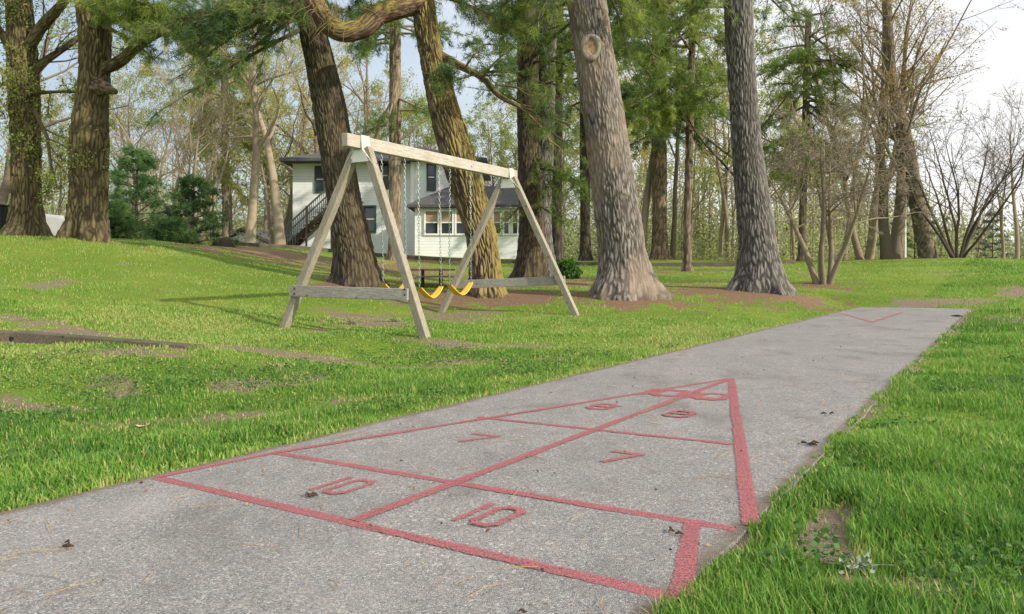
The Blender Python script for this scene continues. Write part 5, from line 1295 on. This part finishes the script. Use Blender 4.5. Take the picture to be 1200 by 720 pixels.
for dx in (-.03, .1): 
    bm = bmesh.new(); bm_box(bm, p + np.array([dx, 0, .36]), (1, 0, 0), (0, 1, 0), (0, 0, 1), (.035, .035, .85), .005); bm_obj('post', bm, M_BLACK, fr_)
bm = bmesh.new(); bm_box(bm, p + np.array([.035, 0, .80]), (1, 0, 0), (0, 1, 0), (0, 0, 1), (.17, .04, .035), .005); bm_obj('top_bar', bm, M_BLACK, fr_)
# pale covered car beyond the bank
Yc = 30; pc = np.array([X(64, Yc), Yc, Zp(281, Yc)]); cv = thing('covered_car', 'pale grey rounded car cover showing between the two old trunks', 'covered car', pc - UPV * .7)
bm = bmesh.new(); bmesh.ops.create_cube(bm, size=1); bmesh.ops.subdivide_edges(bm, edges=bm.edges, cuts=9, use_grid_fill=True)
for v_ in bm.verts:
    x_, y_2, z_ = v_.co; k = 1 - .42 * max(0, z_ + .1) * (abs(x_) * 2) ** 2.2
    top_ = .5 + .45 * math.exp(-((x_ + .05) / .27) ** 4) 
    v_.co = Vector((x_ * 4.4 * (1 - .05 * (z_ + .5)), y_2 * 1.7 * (1 - .25 * max(0, z_)), -.9 + (z_ + .5) * (1.05 + top_ * .5)))
    v_.co += Vector((.02, .02, .03)) * float(vnoise(np.array([x_ * 9]), np.array([y_2 * 9]), np.array([z_ * 9]))[0])
bmesh.ops.translate(bm, verts=bm.verts, vec=Vector(pc + UPV * .35)); bm_obj('cover', bm, simple_mat('car_cover', (.40, .40, .42), .7, var=.1), cv, smooth=True)
B = Buf()
for s_ in (-1.3, 1.3):
    for y_2 in (-.7, .7):
        th = np.linspace(0, 2 * PI, 17); c_ = pc + np.array([s_, y_2, -.5]); tubes(B, np.array([[c_ + np.array([math.cos(a) * .24, 0, math.sin(a) * .24]) for a in th]]), np.full((1, 17), .09), 8)
        obj('wheel', B, M_BLACK, cv); B = Buf()

# ------------------------------------------------------------------ sky, sun, camera
SUN_EL, SUN_AZ = math.radians(28), math.radians(122)     # azimuth clockwise from +Y: from the right, a little behind the camera
w = bpy.data.worlds.new('World'); S.world = w; w.use_nodes = True; nt = w.node_tree
bg = nt.nodes['Background']; sky = nt.nodes.new('ShaderNodeTexSky'); sky.sky_type = 'NISHITA'; sky.sun_disc = False
sky.sun_elevation = SUN_EL; sky.sun_rotation = SUN_AZ; sky.dust_density = 3.0; sky.air_density = 1.0; sky.ozone_density = 1.0
t = NT(nt); tcn = nt.nodes.new('ShaderNodeTexCoord'); mp = nt.nodes.new('ShaderNodeMapping'); mp.inputs['Scale'].default_value = (1, 1, 2.5)
nt.links.new(tcn.outputs['Generated'], mp.inputs['Vector'])
cl = t.noise(mp.outputs['Vector'], 2.2, 6, .6)       # thin high cloud over the blue
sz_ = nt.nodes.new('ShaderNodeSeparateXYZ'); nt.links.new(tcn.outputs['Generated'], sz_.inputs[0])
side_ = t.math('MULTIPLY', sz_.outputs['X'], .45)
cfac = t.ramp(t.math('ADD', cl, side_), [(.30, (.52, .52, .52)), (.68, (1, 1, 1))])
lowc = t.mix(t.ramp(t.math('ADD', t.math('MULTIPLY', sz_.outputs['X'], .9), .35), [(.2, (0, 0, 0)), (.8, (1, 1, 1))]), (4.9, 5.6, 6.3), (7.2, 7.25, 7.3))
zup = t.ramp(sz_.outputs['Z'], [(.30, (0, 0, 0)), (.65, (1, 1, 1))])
back = t.ramp(t.math('MULTIPLY', sz_.outputs['Y'], -1.0), [(.0, (0, 0, 0)), (.6, (1, 1, 1))])      # unseen cloud overhead and behind the camera, brightened as added fill
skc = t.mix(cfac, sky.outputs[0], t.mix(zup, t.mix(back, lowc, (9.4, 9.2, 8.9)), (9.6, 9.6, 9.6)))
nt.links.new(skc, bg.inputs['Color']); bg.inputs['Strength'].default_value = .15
sl = bpy.data.lights.new('sun', 'SUN'); sl.energy = 5.0; sl.angle = math.radians(.6); sl.color = (1, .89, .71)
so = bpy.data.objects.new('sun', sl); COL.objects.link(so)
dv = Vector((math.sin(SUN_AZ) * math.cos(SUN_EL), math.cos(SUN_AZ) * math.cos(SUN_EL), math.sin(SUN_EL)))
so.rotation_euler = dv.to_track_quat('Z', 'Y').to_euler()
cam = bpy.data.cameras.new('camera'); co = bpy.data.objects.new('camera', cam); COL.objects.link(co)
co.location = (0, 0, 0); co.rotation_euler = (math.radians(90), 0, 0)
cam.sensor_fit = 'HORIZONTAL'; cam.sensor_width = 36; cam.lens = F / 1200 * 36; cam.shift_y = (HY - 360) / 1200; cam.clip_end = 3000; cam.clip_start = .05
S.camera = co
S.view_settings.view_transform = 'Standard'; S.view_settings.look = 'None'; S.view_settings.exposure = 0; S.view_settings.gamma = 1
S.render.engine = 'CYCLES'; S.cycles.max_bounces = 6; S.cycles.transparent_max_bounces = 8
S.cycles.use_denoising = True
